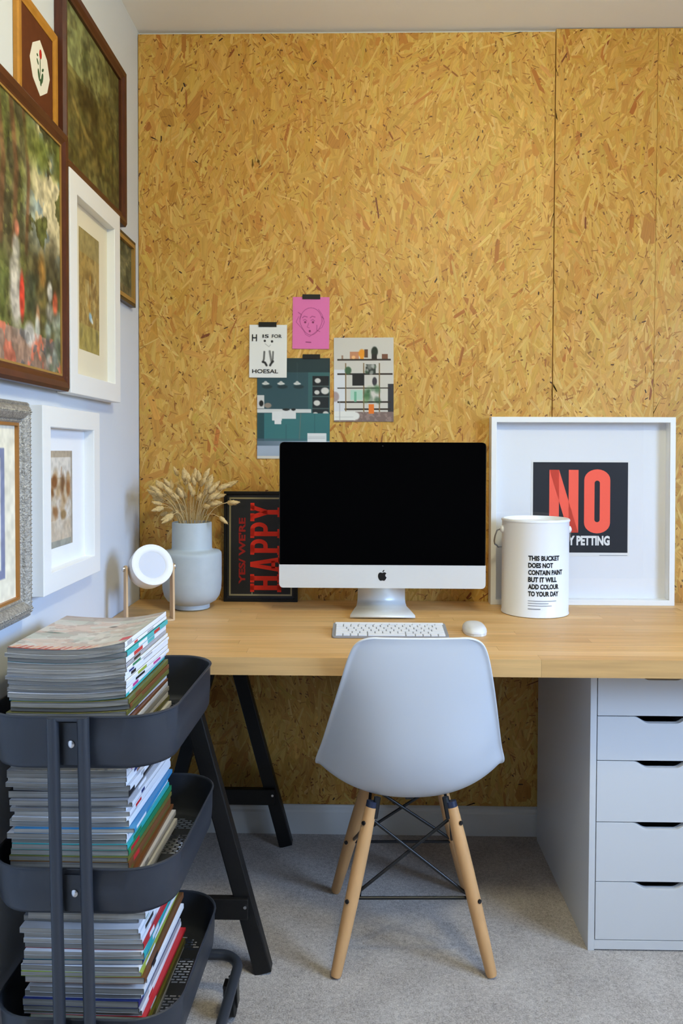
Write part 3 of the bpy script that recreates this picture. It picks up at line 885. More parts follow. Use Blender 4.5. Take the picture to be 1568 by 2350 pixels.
r.rect(.31, .43, .51, .575, (32, 32, 34)); r.ell(.68, .48, .04, .05, (60, 56, 62)); r.rect(.28, .26, .48, .38, (172, 206, 190)); r.rect(.34, .24, .38, .36, (110, 170, 140))
r.blobs(12, (.54, .25, .74, .40), .045, [(64, 104, 68), (96, 138, 88), (48, 82, 54)], 9); r.rect(.58, .10, .67, .21, (222, 118, 40))
r.rect(0, .02, .36, .125, (226, 226, 220)); r.ell(.36, .072, .07, .045, (226, 226, 220)); r.line([(.03, .06), (.32, .06)], .006, (180, 180, 176), .6)
r.ell(.02, .30, .07, .06, (150, 130, 130), .8); r.line([(.1, .0), (.1, .24)], .008, (150, 150, 150), .5)
sheet('magazine_page', -.0749, .1176, 1.3538, 1.6245, r, 'torn magazine page of a shelf with plants, right of the kitchen page', 'page', tilt=-.3)

# ------------------------------------------------------------------ framed prints standing on the worktop
def happy_glyphs():
    # slab-serif condensed capitals on a 1-high box; returns list of (polygons, width)
    def rc(a, b, c, d): return [(a, b), (c, b), (c, d), (a, d)]
    s = .13
    H = [rc(.07, 0, .24, 1), rc(.42, 0, .59, 1), rc(.24, .44, .42, .58)] + [rc(a, b, a + .31, b + s) for a in (0, .35) for b in (0, 1 - s)]
    A = [[(.06, 0), (.22, 0), (.34, .72), (.34, 1), (.25, 1)], [(.34, 1), (.34, .72), (.44, 0), (.62, 0), (.43, 1)], rc(.2, .2, .48, .32), rc(0, 0, .27, s * .8), rc(.38, 0, .68, s * .8)]
    P = [rc(.07, 0, .24, 1), rc(0, 0, .33, s), rc(0, 1 - s, .36, 1)]
    n = 12; oc = (.34, .72)
    out = [(oc[0] + .24 * math.cos(R(90 - 180 * k / n)), oc[1] + .28 * math.sin(R(90 - 180 * k / n))) for k in range(n + 1)]
    inn = [(oc[0] + .085 * math.cos(R(90 - 180 * k / n)), oc[1] + .14 * math.sin(R(90 - 180 * k / n))) for k in range(n + 1)]
    for k in range(n): P.append([out[k], inn[k], inn[k + 1], out[k + 1]])
    P += [rc(.24, .86, .34, 1), rc(.24, .44, .34, .58)]
    Y = [[(.25, .0), (.42, 0), (.42, .46), (.25, .46)], [(.25, .46), (.42, .46), (.22, 1), (.05, 1)], [(.25, .46), (.42, .46), (.62, 1), (.47, 1)], rc(.16, 0, .51, s), rc(0, 1 - s, .29, 1), rc(.40, 1 - s, .68, 1)]
    return [(H, .66), (A, .68), (P, .60), (P, .60), (Y, .68)]


hp = thing('framed_print', 'black framed print with red sideways slogan behind the computer', 'framed print', (-.308, -.0385, T), (R(90 - 1.5), 0, 0))
W, Hh = .2385, .355
fm = MB().ring(W, Hh, [(0, -.016), (0, 0), (.008, 0), (.0095, -.003), (.0095, -.016)])
fm.v = [(x, y + Hh / 2, z) for x, y, z in fm.v]
obj('frame', fm, M['black'], hp, bevel=.0008)
obj('print_sheet', MB().box(-W / 2 + .009, W / 2 - .009, .009, Hh - .009, -.012, -.008), M['print_black'], hp)
bd = MB(); 
b0, b1, c0, c1, th = -W / 2 + .0165, W / 2 - .0185, .0185, Hh - .0195, .0052
bd.box(b0, b0 + th, c0, c1, -.008, -.0075); bd.box(b1 - th, b1, c0, c1, -.008, -.0075); bd.box(b0, b1, c0, c0 + th, -.008, -.0075); bd.box(b0, b1, c1 - th, c1, -.008, -.0075)
bd.box(-.03, -.027, c0 + th, c0 + .012, -.008, -.0075)
obj('border_line', bd, M['cream_ink'], hp)
mb = MB(); x = 0; tot = sum(w for _, w in happy_glyphs()) + .02 * 4
L0, L1 = .031, .318      # along z
top_x, bot_x = -.0345, .066
for gl, w in happy_glyphs():
    for poly in gl:
        q = []
        for px, py in poly:
            q.append((bot_x + (top_x - bot_x) * py, L0 + (x + px) / tot * (L1 - L0)))
        mb.add([(a, b, -.0072) for a, b in q], [tuple(range(len(q)))])
    x += w + .02
obj('lettering', mb, M['red_ink'], hp)
tm = text_mb("YES/ WE'RE", .214, .0225, .035, -.0072)
tm.v = [(-.050 - y, .056 + xx, z) for xx, y, z in tm.v]
obj('lettering', tm, M['dim_red_ink'], hp)

npf = thing('framed_print', 'large white box frame with a red NO print, leaning on the board wall', 'framed print', (.716, -.058, T), (R(90 - .9), 0, 0))
W, Hh = .580, .596
fm = MB().ring(W, Hh, [(0, -.044), (0, 0), (.017, 0), (.017, -.044)])
fm.v = [(x, y + Hh / 2, z) for x, y, z in fm.v]
obj('frame', fm, M['white_frame'], npf, bevel=.001)
obj('mount', MB().box(-W / 2 + .016, W / 2 - .016, .016, Hh - .016, -.043, -.039), M['mount'], npf)
px0, px1, pz0, pz1 = .5665 - .716, .8695 - .716, .936 - T, 1.226 - T
ps = obj('print_sheet', MB().box(px0 - .006, px1 + .006, pz0 - .012, pz1 + .006, -.039, -.0382), M['white_ink'], npf)
obj('printed_block', MB().box(px0, px1, pz0, pz1, -.0382, -.0379), M['print_black'], ps)
mb = MB()
nx0, nz0, nh = .6185 - .716, 1.000 - T, .2015
for poly in ([(0, 0), (.031, 0), (.031, 1), (0, 1)], [(.062, 0), (.093, 0), (.093, 1), (.062, 1)], [(0, 1), (.031, 1), (.093, 0), (.062, 0)]):
    mb.add([(nx0 + a, nz0 + b * nh, -.0375) for a, b in poly], [(0, 1, 2, 3)])
oc = []
ow, oi_, oh = .0415, .0085, nh
ox = nx0 + .153; n = 12


def stad(hwid, top, bot, cx):
    p = []
    for k in range(n + 1): a = R(180 * k / n); p.append((cx + hwid * math.cos(a), top - min(hwid, .034) + min(hwid, .034) * math.sin(a)))
    for k in range(n + 1): a = R(180 + 180 * k / n); p.append((cx + hwid * math.cos(a), bot + min(hwid, .034) + min(hwid, .034) * math.sin(a)))
    return p


A_, B_ = stad(ow, nz0 + nh + .002, nz0 - .002, ox), stad(oi_, nz0 + nh - .034, nz0 + .034, ox)
m_ = len(A_)
mb.add([(a, b, -.0375) for a, b in A_] + [(a, b, -.0375) for a, b in B_], [(k, (k + 1) % m_, m_ + (k + 1) % m_, m_ + k) for k in range(m_)])
obj('lettering', mb, M['coral'], npf)
tm = text_mb('HEAVY PETTING', .197, .0315, .05, -.0375)
obj('lettering', tm, M['white_ink'], npf, loc=(nx0 - .003, nz0 - .041, 0))
obj('caption_line', MB().box(px1 - .09, px1, pz0 - .0095, pz0 - .0075, -.0382, -.0380), M['ink_grey'], ps)
obj('glass_pane', MB().box(-W / 2 + .017, W / 2 - .017, .017, Hh - .017, -.008, -.006), M['glass'], npf)

# ------------------------------------------------------------------ paint tin
bk = thing('paint_tin', 'white metal paint tin with bold black slogan and wire handle', 'tin', (.5405, -.172, T))
obj('body', MB().lathe([(.098, .0005), (.1005, .002), (.1005, .005), (.099, .008), (.099, .276), (.1005, .279), (.1005, .284), (.098, .286), (.094, .286), (.092, .279), (.09, .277)], 48, cap0=True, cap1=False), M['tin'], bk, smooth=40)
obj('lid', MB().lathe([(.094, .2795), (.088, .2800), (.086, .275), (.0, .275)], 48, cap0=False, cap1=False), M['tin'], bk, smooth=40)
obj('rim_band', MB().lathe([(.1008, .2785), (.1014, .281), (.1008, .2835)], 48, cap0=False, cap1=False), M['tin'], bk, smooth=60)
for s in (-1, 1):
    obj('handle_ear', MB().lathe([(.011, 0), (.010, .006), (.005, .009)], 16, Matrix.Translation((s * .098, -.004, .252)) @ Matrix.Rotation(s * R(90), 4, 'Y')), M['tin'], bk, smooth=40)
hp_ = []
for k in range(25):
    a = math.pi * k / 24
    hp_.append((-.109 * math.cos(a) - .004 * math.cos(a) * math.sin(a), .004 + .092 * math.sin(a) ** .8, .252 - .058 * math.sin(a) ** .6))
hp_[0] = (-.108, -.004, .252); hp_[-1] = (.108, -.004, .252)
pts = [(-.104, -.004, .253), (-.116, -.004, .248), (-.121, .000, .232), (-.122, .010, .215), (-.117, .03, .203), (-.106, .055, .196)]
q = [(.118 * math.cos(R(a)), .118 * math.sin(R(a)), .196 - .012 * math.sin(R(a))) for a in range(150, 29, -12)]
pts = pts + q + [(min(-x, .1055), y + .004, z) for x, y, z in reversed(pts)]
obj('wire_handle', MB().tube(pts, .0022, 8), M['wire'], bk, smooth=60)


def wrap(tm, x0, z0, rad, ca):
    tm.v = [(rad * math.sin(ca + (x0 + x) / rad), -rad * math.cos(ca + (x0 + x) / rad), z0 + y) for x, y, z in tm.v]
    return tm


lines = [('THIS BUCKET', .095), ('DOES NOT', .073), ('CONTAIN PAINT', .108), ('BUT IT WILL', .086), ('ADD COLOUR', .093), ('TO YOUR DAY', .093)]
for i, (tx, w) in enumerate(lines):
    obj('lettering', wrap(text_mb(tx, w, .0150, .045), -.048, .1685 - i * .0208, .0996, R(4)), M['ink'], bk)
for i, w in enumerate((.085, .06, .07)):
    g = MB().grid(lambda u, v, w=w: (u * w, v * .0022, 0), 12, 1)
    obj('small_print', wrap(g, -.048, .050 - i * .007, .0996, R(4)), M['ink_grey'], bk)
obj('small_print', wrap(MB().grid(lambda u, v: (u * .036, v * .003, 0), 8, 1), -.048, .026, .0996, R(4)), M['ink_grey'], bk)

# ------------------------------------------------------------------ vase with dried grass
VX, VY = -.5055, -.152
vz = thing('vase', 'pale grey ceramic vase with a stepped neck and rounded shoulder', 'vase', (VX, VY, T))
vp = [(.050, .001), (.054, .004), (.054, .016), (.060, .019), (.074, .027), (.084, .042), (.089, .062), (.0905, .09), (.0905, .165), (.0895, .173), (.085, .1785), (.068, .181), (.063, .183), (.061, .188), (.060, .262), (.0595, .266), (.057, .267), (.0555, .264), (.0555, .19), (.08, .17), (.08, .04), (.0, .03)]
obj('body', MB().lathe(vp, 56, cap0=True, cap1=False), M['ceramic'], vz, smooth=50)


def tail_mesh(seed):
    g = random.Random(seed); mb = MB(); vs = []; n, m = 9, 10
    L = .036 + g.uniform(-.006, .010); rr = .0072 + g.uniform(-.001, .0012)
    for i in range(m + 1):
        u = i / m; r_ = rr * max(.06, (math.sin(math.pi * min(u ** .75 * .98 + .02, 1))) ** .7)
        for k in range(n):
            q = 2 * math.pi * (k + .5 * (i % 2)) / n; j = 1 + g.uniform(-.16, .22)
            vs.append((r_ * j * math.cos(q), r_ * j * math.sin(q), u * L + g.uniform(-.0015, .0015)))
    mb.add(vs, [(i * n + k, i * n + (k + 1) % n, (i + 1) * n + (k + 1) % n, (i + 1) * n + k) for i in range(m) for k in range(n)])
    # awns: fine bristles around the head
    for _ in range(46):
        u = g.uniform(.05, .95); q = g.uniform(0, 6.28); r_ = rr * (math.sin(math.pi * u ** .75)) ** .7
        p = Vector((r_ * math.cos(q), r_ * math.sin(q), u * L)); d = Vector((math.cos(q) * .6, math.sin(q) * .6, .9)).normalized() * g.uniform(.004, .008)
        e = Vector((-math.sin(q), math.cos(q), 0)) * .0003
        mb.add([p + e, p - e, p + d], [(0, 1, 2)])
    return mb.mesh('seed_head', M['fluff'], 180)


tails = [tail_mesh(i) for i in range(6)]
gr = random.Random(11)
for i in range(66):
    a = gr.uniform(0, 2 * math.pi); q = math.sqrt(gr.uniform(0, 1))
    mx_, my_ = .042 * q * math.cos(a), .042 * q * math.sin(a)
    spread = .115 * q + gr.uniform(-.01, .02)
    hx, hy = math.cos(a) * spread, math.sin(a) * spread * .72
    hz = .315 + .085 * (1 - q ** 3) * gr.uniform(.0, 1.0) + .03 * gr.uniform(0, 1.0)
    if gr.random() < .15: hz = .285 + gr.uniform(0, .03); spread *= 1.05
    base = Vector((VX + mx_ * .6, VY + my_ * .6, T + .08))
    rimp = Vector((VX + mx_, VY + my_, T + .262)); head = Vector((VX + hx, VY + hy, T + hz))
    if head.y > -.012: head.y = -.014 - gr.uniform(0, .02)
    if head.x < XL + .02: head.x = XL + .03
    st = thing('dried_flower_stem', 'dried beige bunny tail flower standing in the grey vase', 'dried flower', base, group='dried flowers in the vase')
    pts = []
    for k in range(9):
        u = k / 8
        p = base * (1 - u) ** 2 + (rimp * 2 - (base + head) * .5) * 2 * u * (1 - u) + head * u * u
        pts.append(p - base)
    # keep the bent stem inside the neck
    obj('stem', MB().tube(pts, .0009, 5), M['straw'], st, smooth=180)
    d = (pts[-1] - pts[-2]).normalized()
    d = (d + Vector((gr.uniform(-.35, .35), gr.uniform(-.35, .35), gr.uniform(-.5, .15)))).normalized()
    if head.y + d.y * .04 > -.008: d.y = -abs(d.y) * .3; d.normalize()
    hd = obj('seed_head', tails[i % 6], None, st, loc=pts[-1] - d * .002)
    hd.rotation_euler = d.to_track_quat('Z', 'Y').to_euler()

# ------------------------------------------------------------------ small lamp
LX, LY = -.586, -.352
lp = thing('desk_lamp', 'small round white lamp head in a plywood U stand', 'lamp', (LX, LY, T), (0, 0, R(27)))
LZ = .150
for s in (-1, 1):
    mb = MB(); pts = [(-.020, 0.002), (.020, .002), (.016, LZ + .004)] + [(.016 * math.cos(R(a)), LZ + .004 + .010 * math.sin(R(a))) for a in range(15, 180, 15)] + [(-.016, LZ + .004)]
    Mx = Matrix.Translation((s * .0655, 0, 0)) @ Matrix.Rotation(R(90), 4, 'Z') @ Matrix.Rotation(R(90), 4, 'X')
    mb.prism(pts, -.003, .003, Mx)
    obj('arm', mb, M['ply'], lp, bevel=.0008)
    obj('pivot_screw', MB().lathe([(.008, 0), (.008, .005), (.004, .008)], 14, Matrix.Translation((s * .0685, 0, LZ + .004)) @ Matrix.Rotation(s * R(90), 4, 'Y')), M['chrome'], lp, smooth=40)
obj('stand_base', MB().box(-.0655, .0655, -.020, .020, .0005, .006), M['ply'], lp, bevel=.0008)
hd_rot = Matrix.Translation((0, 0, LZ + .004)) @ Matrix.Rotation(R(7), 4, 'Z') @ Matrix.Rotation(R(90 - 24), 4, 'X')
hd = obj('lamp_head', MB().lathe([(.03, -.038), (.048, -.034), (.056, -.022), (.0585, 0), (.0600, .026), (.0592, .031), (.053, .033), (.041, .0300), (.0385, .0275)], 40, hd_rot, True, False), M['lamp_white'], lp, smooth=45)
obj('diffuser', MB().lathe([(.039, .0272), (.02, .0282), (.0, .0285)], 40, hd_rot, False, False), M['lamp_diff'], hd, smooth=60)

# ------------------------------------------------------------------ pictures on the left wall
WX = XL + .0008


def wall_pic(name, y0, y1, z0, z1, label, rail, prof, fmat, cat='picture', bevel=0, off=0):
    w, h = y1 - y0, z1 - z0
    o = thing(name, label, cat, (WX + off, (y0 + y1) / 2, (z0 + z1) / 2), LEFTW)
    obj('frame', MB().ring(w, h, prof), fmat, o, bevel=bevel)
    return o, w, h


def std(rail, d): return [(0, 0), (0, d * .75), (rail * .2, d), (rail * .55, d * .93), (rail * .8, d * .72), (rail, d * .66), (rail, 0)]
def flat(rail, d): return [(0, 0), (0, d), (rail, d), (rail, 0)]


# large dark landscape painting
o, w, h = wall_pic('framed_painting', -.722, -.212, 1.921, 2.373, 'dark green woodland painting in a mahogany frame, highest by the corner', .035, std(.034, .026), M['mahogany'])
r = Ras(110, 100, (104, 96, 52))
n1, n2, n3 = r.noise(5, 5, 5, 1), r.noise(3, 4, 5, 2), r.noise(12, 12, 4, 3)
r.mixm(n1 * .9, (70, 66, 30)); r.mixm((n2 > .55) * .45, (128, 124, 74)); r.mixm((r.v > .62) * (1 - r.u) * 1.1, (132, 138, 92)); r.mixm((n3 > .62) * .35, (60, 50, 22))
r.ell(.42, .45, .16, .18, (58, 48, 20), .8, .5); r.ell(.70, .5, .08, .25, (120, 104, 48), .5, .5); r.ell(.35, .78, .05, .1, (70, 76, 40), .7, .5)
r.line([(.15, .42), (.35, .30), (.5, .26)], .02, (150, 128, 66), .5); r.blobs(40, (.1, .1, .95, .4), .05, [(92, 100, 52), (112, 96, 44), (74, 60, 24), (126, 112, 60)], 4, .5); r.line([(.85, .1), (.86, .55)], .02, (60, 50, 22), .6)
r.fine(.38, 90); obj('canvas', r.mesh('canvas', w - .064, h - .064, M['canvas'], .010), None, o)

# small flower embroidery
o, w, h = wall_pic('framed_embroidery', -.950, -.7245, 1.950, 2.221, 'tulip embroidery in an octagonal mount and golden wood frame', .03, std(.026, .011), M['gold_wood'])
obj('mount', MB().box(-w / 2 + .025, w / 2 - .025, -h / 2 + .025, h / 2 - .025, .002, .006), M['brown_velvet'], o)
EZ = 2.101 - (1.950 + 2.221) / 2; EY = -.8245 + (.950 + .7245) / 2
oc_ = [(.5, 1), (.86, .80), (1, .5), (.86, .2), (.5, 0), (.14, .2), (0, .5), (.14, .8)]
ow_, oh_ = .112, .122
obj('cloth', MB().prism([((a - .5) * ow_ + EY, (b - .5) * oh_ + EZ) for a, b in oc_][::-1], .006, .0066), M['ivory_mount'], o)
fl = MB()
def leafp(cx, cy, l, w_, a):
    p = []
    for k in range(10):
        t_ = 2 * math.pi * k / 10; x_, y_ = math.cos(t_) * l, math.sin(t_) * w_
        p.append((cx + x_ * math.cos(a) - y_ * math.sin(a), cy + x_ * math.sin(a) + y_ * math.cos(a)))
    return p
obj('red_bloom', MB().prism(leafp(.002 + EY, .031 + EZ, .011, .0065, R(85)), .0067, .0073), mat('red_thread', (178, 44, 34), .8, .1), o)
gm = mat('green_thread', (66, 92, 62), .8, .1)
st_ = MB()
for cx, cy, l, w_, a in ((0, 0, .022, .0016, 90), (.008, -.022, .014, .005, 70), (-.006, -.022, .013, .005, 110), (-.011, .004, .007, .003, 130), (.011, -.002, .007, .003, 40), (-.012, .018, .004, .003, 0), (.002, -.034, .008, .004, 90)):
    st_.prism(leafp(cx * 1.3 + EY, cy + EZ + .004, l, w_, R(a)), .0067, .0072)
obj('green_stems', st_, gm, o)

# large figure tapestry
o, w, h = wall_pic('framed_tapestry', -1.30, -.7245, 1.396, 1.992, 'large needlework of figures under trees in a brown wood frame', .045, std(.036, .022), M['mahogany'], off=.013)
r = Ras(150, 150, (92, 86, 58))
n1, n2, n3 = r.noise(10, 6, 5, 11), r.noise(6, 5, 5, 12), r.noise(22, 20, 4, 13)
r.mixm(n1 * 1.0, (84, 94, 44)); r.mixm((n2 > .55) * .7, (60, 58, 40)); r.mixm((n3 > .6) * .55, (122, 124, 66))
sk = np.clip((r.u - .58) * 6, 0, 1) * np.clip((r.v - .38) * 6, 0, 1) * (r.noise(7, 7, 4, 14) > .30)
r.mixm(sk, (196, 184, 146)); r.mixm(sk * (r.noise(9, 8, 3, 15) > .55) * .8, (128, 150, 158))
for u, wd in ((.50, .02), (.62, .015), (.38, .02)): r.line([(u, .45), (u + .03, .75), (u - .02, 1)], wd, (108, 74, 50), .8)
r.blobs(16, (.6, .84, 1, 1), .055, [(96, 104, 46), (82, 86, 38)], 21, .8)
r.ell(.72, .33, .12, .20, (74, 66, 40), .8, .5); r.ell(.90, .40, .1, .16, (62, 56, 36), .8, .5); r.ell(.78, .38, .04, .10, (176, 126, 58), .7, .4); r.blobs(30, (.6, .15, 1, .40), .035, [(70, 62, 46), (112, 104, 54), (60, 70, 50)], 22, .7)
r.rect(0, 0, .86, .14, (148, 118, 104), .9); r.mixm((r.noise(14, 10, 3, 16) > .62) * (r.v < .15), (196, 104, 80), .8); r.mixm((r.noise(12, 12, 3, 17) > .66) * (r.v < .15), (96, 92, 92), .9)
r.ell(.52, .27, .06, .13, (176, 168, 156), .95, .3); r.ell(.575, .27, .025, .09, (196, 60, 44), .95, .25); r.ell(.52, .44, .035, .05, (186, 180, 164), .9, .3); r.ell(.53, .52, .022, .03, (206, 128, 98), .95, .25); r.ell(.50, .36, .04, .05, (196, 188, 170), .8, .3)
r.ell(.65, .135, .055, .045, (204, 200, 192), .95, .3); r.ell(.63, .12, .02, .02, (120, 116, 110), .7); r.ell(.735, .21, .02, .05, (190, 140, 100), .8, .3); r.ell(.73, .17, .025, .05, (178, 184, 176), .8, .3); r.ell(.93, .30, .03, .05, (196, 90, 60), .9, .3)
r.ell(.87, .34, .03, .04, (206, 200, 186), .9, .3); r.blobs(24, (.84, .02, 1, .26), .03, [(196, 192, 180), (96, 104, 84), (64, 74, 60), (150, 160, 150)], 23, .8)
obj('gilt_slip', MB().ring(w - .064, h - .064, flat(.006, .0150)), M['gilt'], o)
r.fine(.38, 90); obj('canvas', r.mesh('canvas', w - .07, h - .07, M['canvas'], .012), None, o)

# white frame with watercolour, upper row
o, w, h = wall_pic('framed_watercolour', -.7195, -.318, 1.394, 1.923, 'ochre watercolour in a wide white frame right of the tapestry', .05, [(0, 0), (0, .034), (.050, .034), (.0505, .006), (.050, 0)], M['white_frame'], bevel=.0015)
obj('mount', MB().box(-w / 2 + .0495, w / 2 - .0495, -h / 2 + .0495, h / 2 - .0495, .004, .012), M['cream_mount'], o)
r = Ras(70, 110, (168, 144, 88))
n1, n2 = r.noise(4, 6, 5, 31), r.noise(10, 14, 4, 32)
r.mixm(n1 * .7, (150, 122, 62)); r.mixm((n2 > .6) * .5, (118, 92, 46)); r.mixm((r.v > .8) * .6, (146, 136, 92)); r.ell(.5, .62, .22, .06, (108, 84, 44), .7, .5); r.rect(.3, .42, .75, .6, (178, 158, 104), .6)
r.line([(.5, .62), (.5, .35)], .02, (120, 92, 50), .7); r.line([(.62, .6), (.62, .35)], .02, (132, 100, 52), .6); r.blobs(14, (.2, .35, .85, .62), .05, [(196, 182, 134), (112, 84, 46), (186, 140, 60)], 33, .7)
r.ell(.55, .30, .08, .035, (150, 186, 206), .95, .3, -.4); r.ell(.62, .275, .06, .02, (210, 220, 218), .9, .3, -.4); r.mixm((r.v < .22) * .6, (170, 158, 86)); r.blobs(16, (.05, .02, .95, .2), .06, [(140, 128, 68), (118, 108, 66), (190, 178, 110)], 34, .6)
pw, phh = .158, .306
r.fine(.12, 95); obj('artwork', r.mesh('artwork', pw, phh, M['print'], .0122), None, o, loc=(0, .008, 0))

# little dark painting in the corner
o, w, h = wall_pic('framed_painting', -.315, -.0905, 1.704, 1.905, 'little murky green painting in a thin bronze frame, tucked in the corner', .014, flat(.0135, .016), M['dark_rail'], bevel=.001)
obj('gilt_slip', MB().ring(w - .020, h - .020, flat(.012, .0172)), M['gilt'], o)
r = Ras(50, 60, (92, 90, 66))
r.mixm(r.noise(5, 6, 4, 41) * .8, (64, 68, 46)); r.mixm((r.noise(8, 9, 4, 42) > .58) * .6, (128, 122, 84)); r.mixm((r.v < .2) * .5, (112, 92, 62)); r.ell(.45, .45, .15, .2, (140, 136, 100), .5, .6)
r.fine(.38, 90); obj('canvas', r.mesh('canvas', w - .042, h - .042, M['canvas'], .008), None, o)

# ornate gilded frame, lower row
o, w, h = wall_pic('framed_drawing', -1.36, -.935, .908, 1.358, 'drawing in a blue-bordered mount and an ornate aged gilt frame', .05,
                   [(0, 0), (0, .018), (.004, .024), (.008, .022), (.012, .030), (.024, .033), (.034, .026), (.037, .020), (.041, .022), (.045, .018), (.045, 0)], M['ornate'])
bd = []
for k in range(4):
    ln = w if k % 2 == 0 else h
    cnt = int((ln - .02) / .009)
    for j in range(cnt):
        tt = -ln / 2 + .012 + (j + .5) * (ln - .024) / cnt
        s = 1 if k < 2 else -1
        p = (tt, s * (h / 2 - .021)) if k % 2 == 0 else (s * (w / 2 - .021), tt)
        bd.append(p)
bm = MB()
for x, y in bd:
    bm.add([(x - .0036, y, .031), (x, y - .0036, .031), (x + .0036, y, .031), (x, y + .0036, .031), (x, y, .036)], [(0, 1, 4), (1, 2, 4), (2, 3, 4), (3, 0, 4)])
be = obj('beading', bm, M['ornate'], o); be['kind'] = 'stuff'
obj('gilt_slip', MB().ring(w - .088, h - .088, flat(.006, .019)), mat('warm_gilt', (170, 118, 60), .4, .5, .4), o)
r = Ras(90, 96, (226, 220, 200))
r.rect(.16, .14, .84, .86, (112, 120, 150)); r.mixm(r.noise(10, 10, 3, 51) * ((r.u > .16) & (r.u < .84) & (r.v > .14) & (r.v < .86)) * .5, (140, 142, 166))
r.rect(.21, .19, .79, .81, (216, 214, 206)); r.ell(.62, .5, .10, .22, (130, 138, 140), .9, .4); r.ell(.40, .48, .14, .24, (150, 150, 146), .8, .5); r.mixm((r.noise(8, 8, 4, 52) > .6) * ((r.u > .22) & (r.u < .78) & (r.v > .2) & (r.v < .8)) * .4, (176, 178, 174))
r.fine(.12, 95); obj('artwork', r.mesh('artwork', w - .098, h - .098, M['print'], .012), None, o)

# white box frame, lower row
o, w, h = wall_pic('framed_watercolour', -.893, -.5075, .9405, 1.3555, 'small brown townscape picture in a deep white frame, lower row', .05, [(0, 0), (0, .034), (.046, .034), (.0465, .004), (.046, 0)], M['white_frame'], bevel=.0015)
obj('mount', MB().box(-w / 2 + .0455, w / 2 - .0455, -h / 2 + .0455, h / 2 - .0455, .003, .008), M['mount'], o)
r = Ras(64, 96, (170, 156, 136))
r.rect(.08, .07, .92, .93, (206, 200, 190)); n1 = r.noise(6, 9, 4, 61)
ins = (r.u > .08) & (r.u < .92) & (r.v > .07) & (r.v < .93)
r.mixm(ins * (r.v < .72) * n1 * .9, (160, 130, 96)); r.blobs(22, (.12, .3, .9, .72), .08, [(132, 88, 48), (176, 148, 110), (196, 184, 160), (108, 72, 40), (210, 206, 200)], 62, .85); r.ell(.22, .68, .12, .07, (120, 74, 36), .9, .3); r.ell(.80, .6, .08, .08, (140, 92, 50), .9, .3)
r.mixm(ins * (r.v < .28) * .7, (196, 184, 166)); r.ell(.6, .33, .12, .05, (132, 102, 60), .8, .3); r.line([(.5, .75), (.52, .82)], .02, (150, 116, 86), .7); r.rect(0, 0, 1, .07, (150, 150, 140)); r.rect(.92, 0, 1, 1, (160, 150, 136))
r.fine(.12, 95); obj('artwork', r.mesh('artwork', .150, .226, M['print'], .0085), None, o, loc=(-.018, -.004, 0))

# ------------------------------------------------------------------ utility cart with magazines
ct_rot = (R(0), R(-1.0), R(-2.0))
ct = thing('utility_cart', 'dark blue-grey three-tier metal trolley beside the desk', 'trolley', (-.490, -.978, .0), ct_rot)
CWd, CLn, CR = .352, .430, .085


def rr_pts(w, l, r_, n=8):
    return rrect(w, l, r_, n)


def tray(z, hgt):
    pts = rr_pts(CWd, CLn, CR); n = len(pts)
    tz = [(0, z, 1.0), (0, z + hgt - .004, 1.0), (.0, z + hgt, 1.0)]
    mb = MB(); vs = []
    loops = []
    ins = lambda d, zz: [(x * (1 - 2 * d / CWd), y * (1 - 2 * d / CLn), zz) for x, y in pts]
    loops = [ins(.016, z), ins(.008, z + .003), ins(.004, z + .012), ins(.0015, z + hgt * .5), ins(0, z + hgt - .004), ins(-.0025, z + hgt - .002), ins(-.0025, z + hgt), ins(.0, z + hgt + .0015), ins(.002, z + hgt), ins(.0025, z + hgt - .004), ins(.004, z + hgt * .5), ins(.0065, z + .013), ins(.010, z + .005), ins(.017, z + .0015)]
    for lp_ in loops: vs += lp_
    fs = [(i * n + k, i * n + (k + 1) % n, (i + 1) * n + (k + 1) % n, (i + 1) * n + k) for i in range(len(loops) - 1) for k in range(n)]
    tr_ = obj('tray', MB().add(vs, fs), M['cart'], ct, smooth=50)
    # perforated floor of the tray
    mb = MB(); nx, ny = 40, 50; p = .0086
    hx, hy = CWd / 2 - .016, CLn / 2 - .016; rr = CR - .016

    def inside(x, y, m=0.0):
        x, y = abs(x), abs(y)
        if x > hx - m or y > hy - m: return False
        dx, dy = x - (hx - rr), y - (hy - rr)
        return not (dx > 0 and dy > 0 and math.hypot(dx, dy) > rr - m)
    vidx = {}; vs = []; fs = []
    st = .0043; NX, NY = int(hx / st) + 2, int(hy / st) + 2

    def vi(i, j):
        if (i, j) not in vidx: vidx[(i, j)] = len(vs); vs.append((i * st, j * st, z + .0015))
        return vidx[(i, j)]
    for i in range(-NX, NX):
        for j in range(-NY, NY):
            x, y = (i + .5) * st, (j + .5) * st
            if not inside(x, y, -.002): continue
            rowk = j // 2
            hole = (j % 2 == 0) and ((i + (rowk % 2) * 2) % 4 != 0) and inside(x, y, .022) and abs(y) > .018 and abs(abs(y) - .115) > .012
            if hole: continue
            fs.append((vi(i, j), vi(i + 1, j), vi(i + 1, j + 1), vi(i, j + 1)))
    obj('perforated_floor', MB().add(vs, fs), M['cart'], tr_)
    return tr_


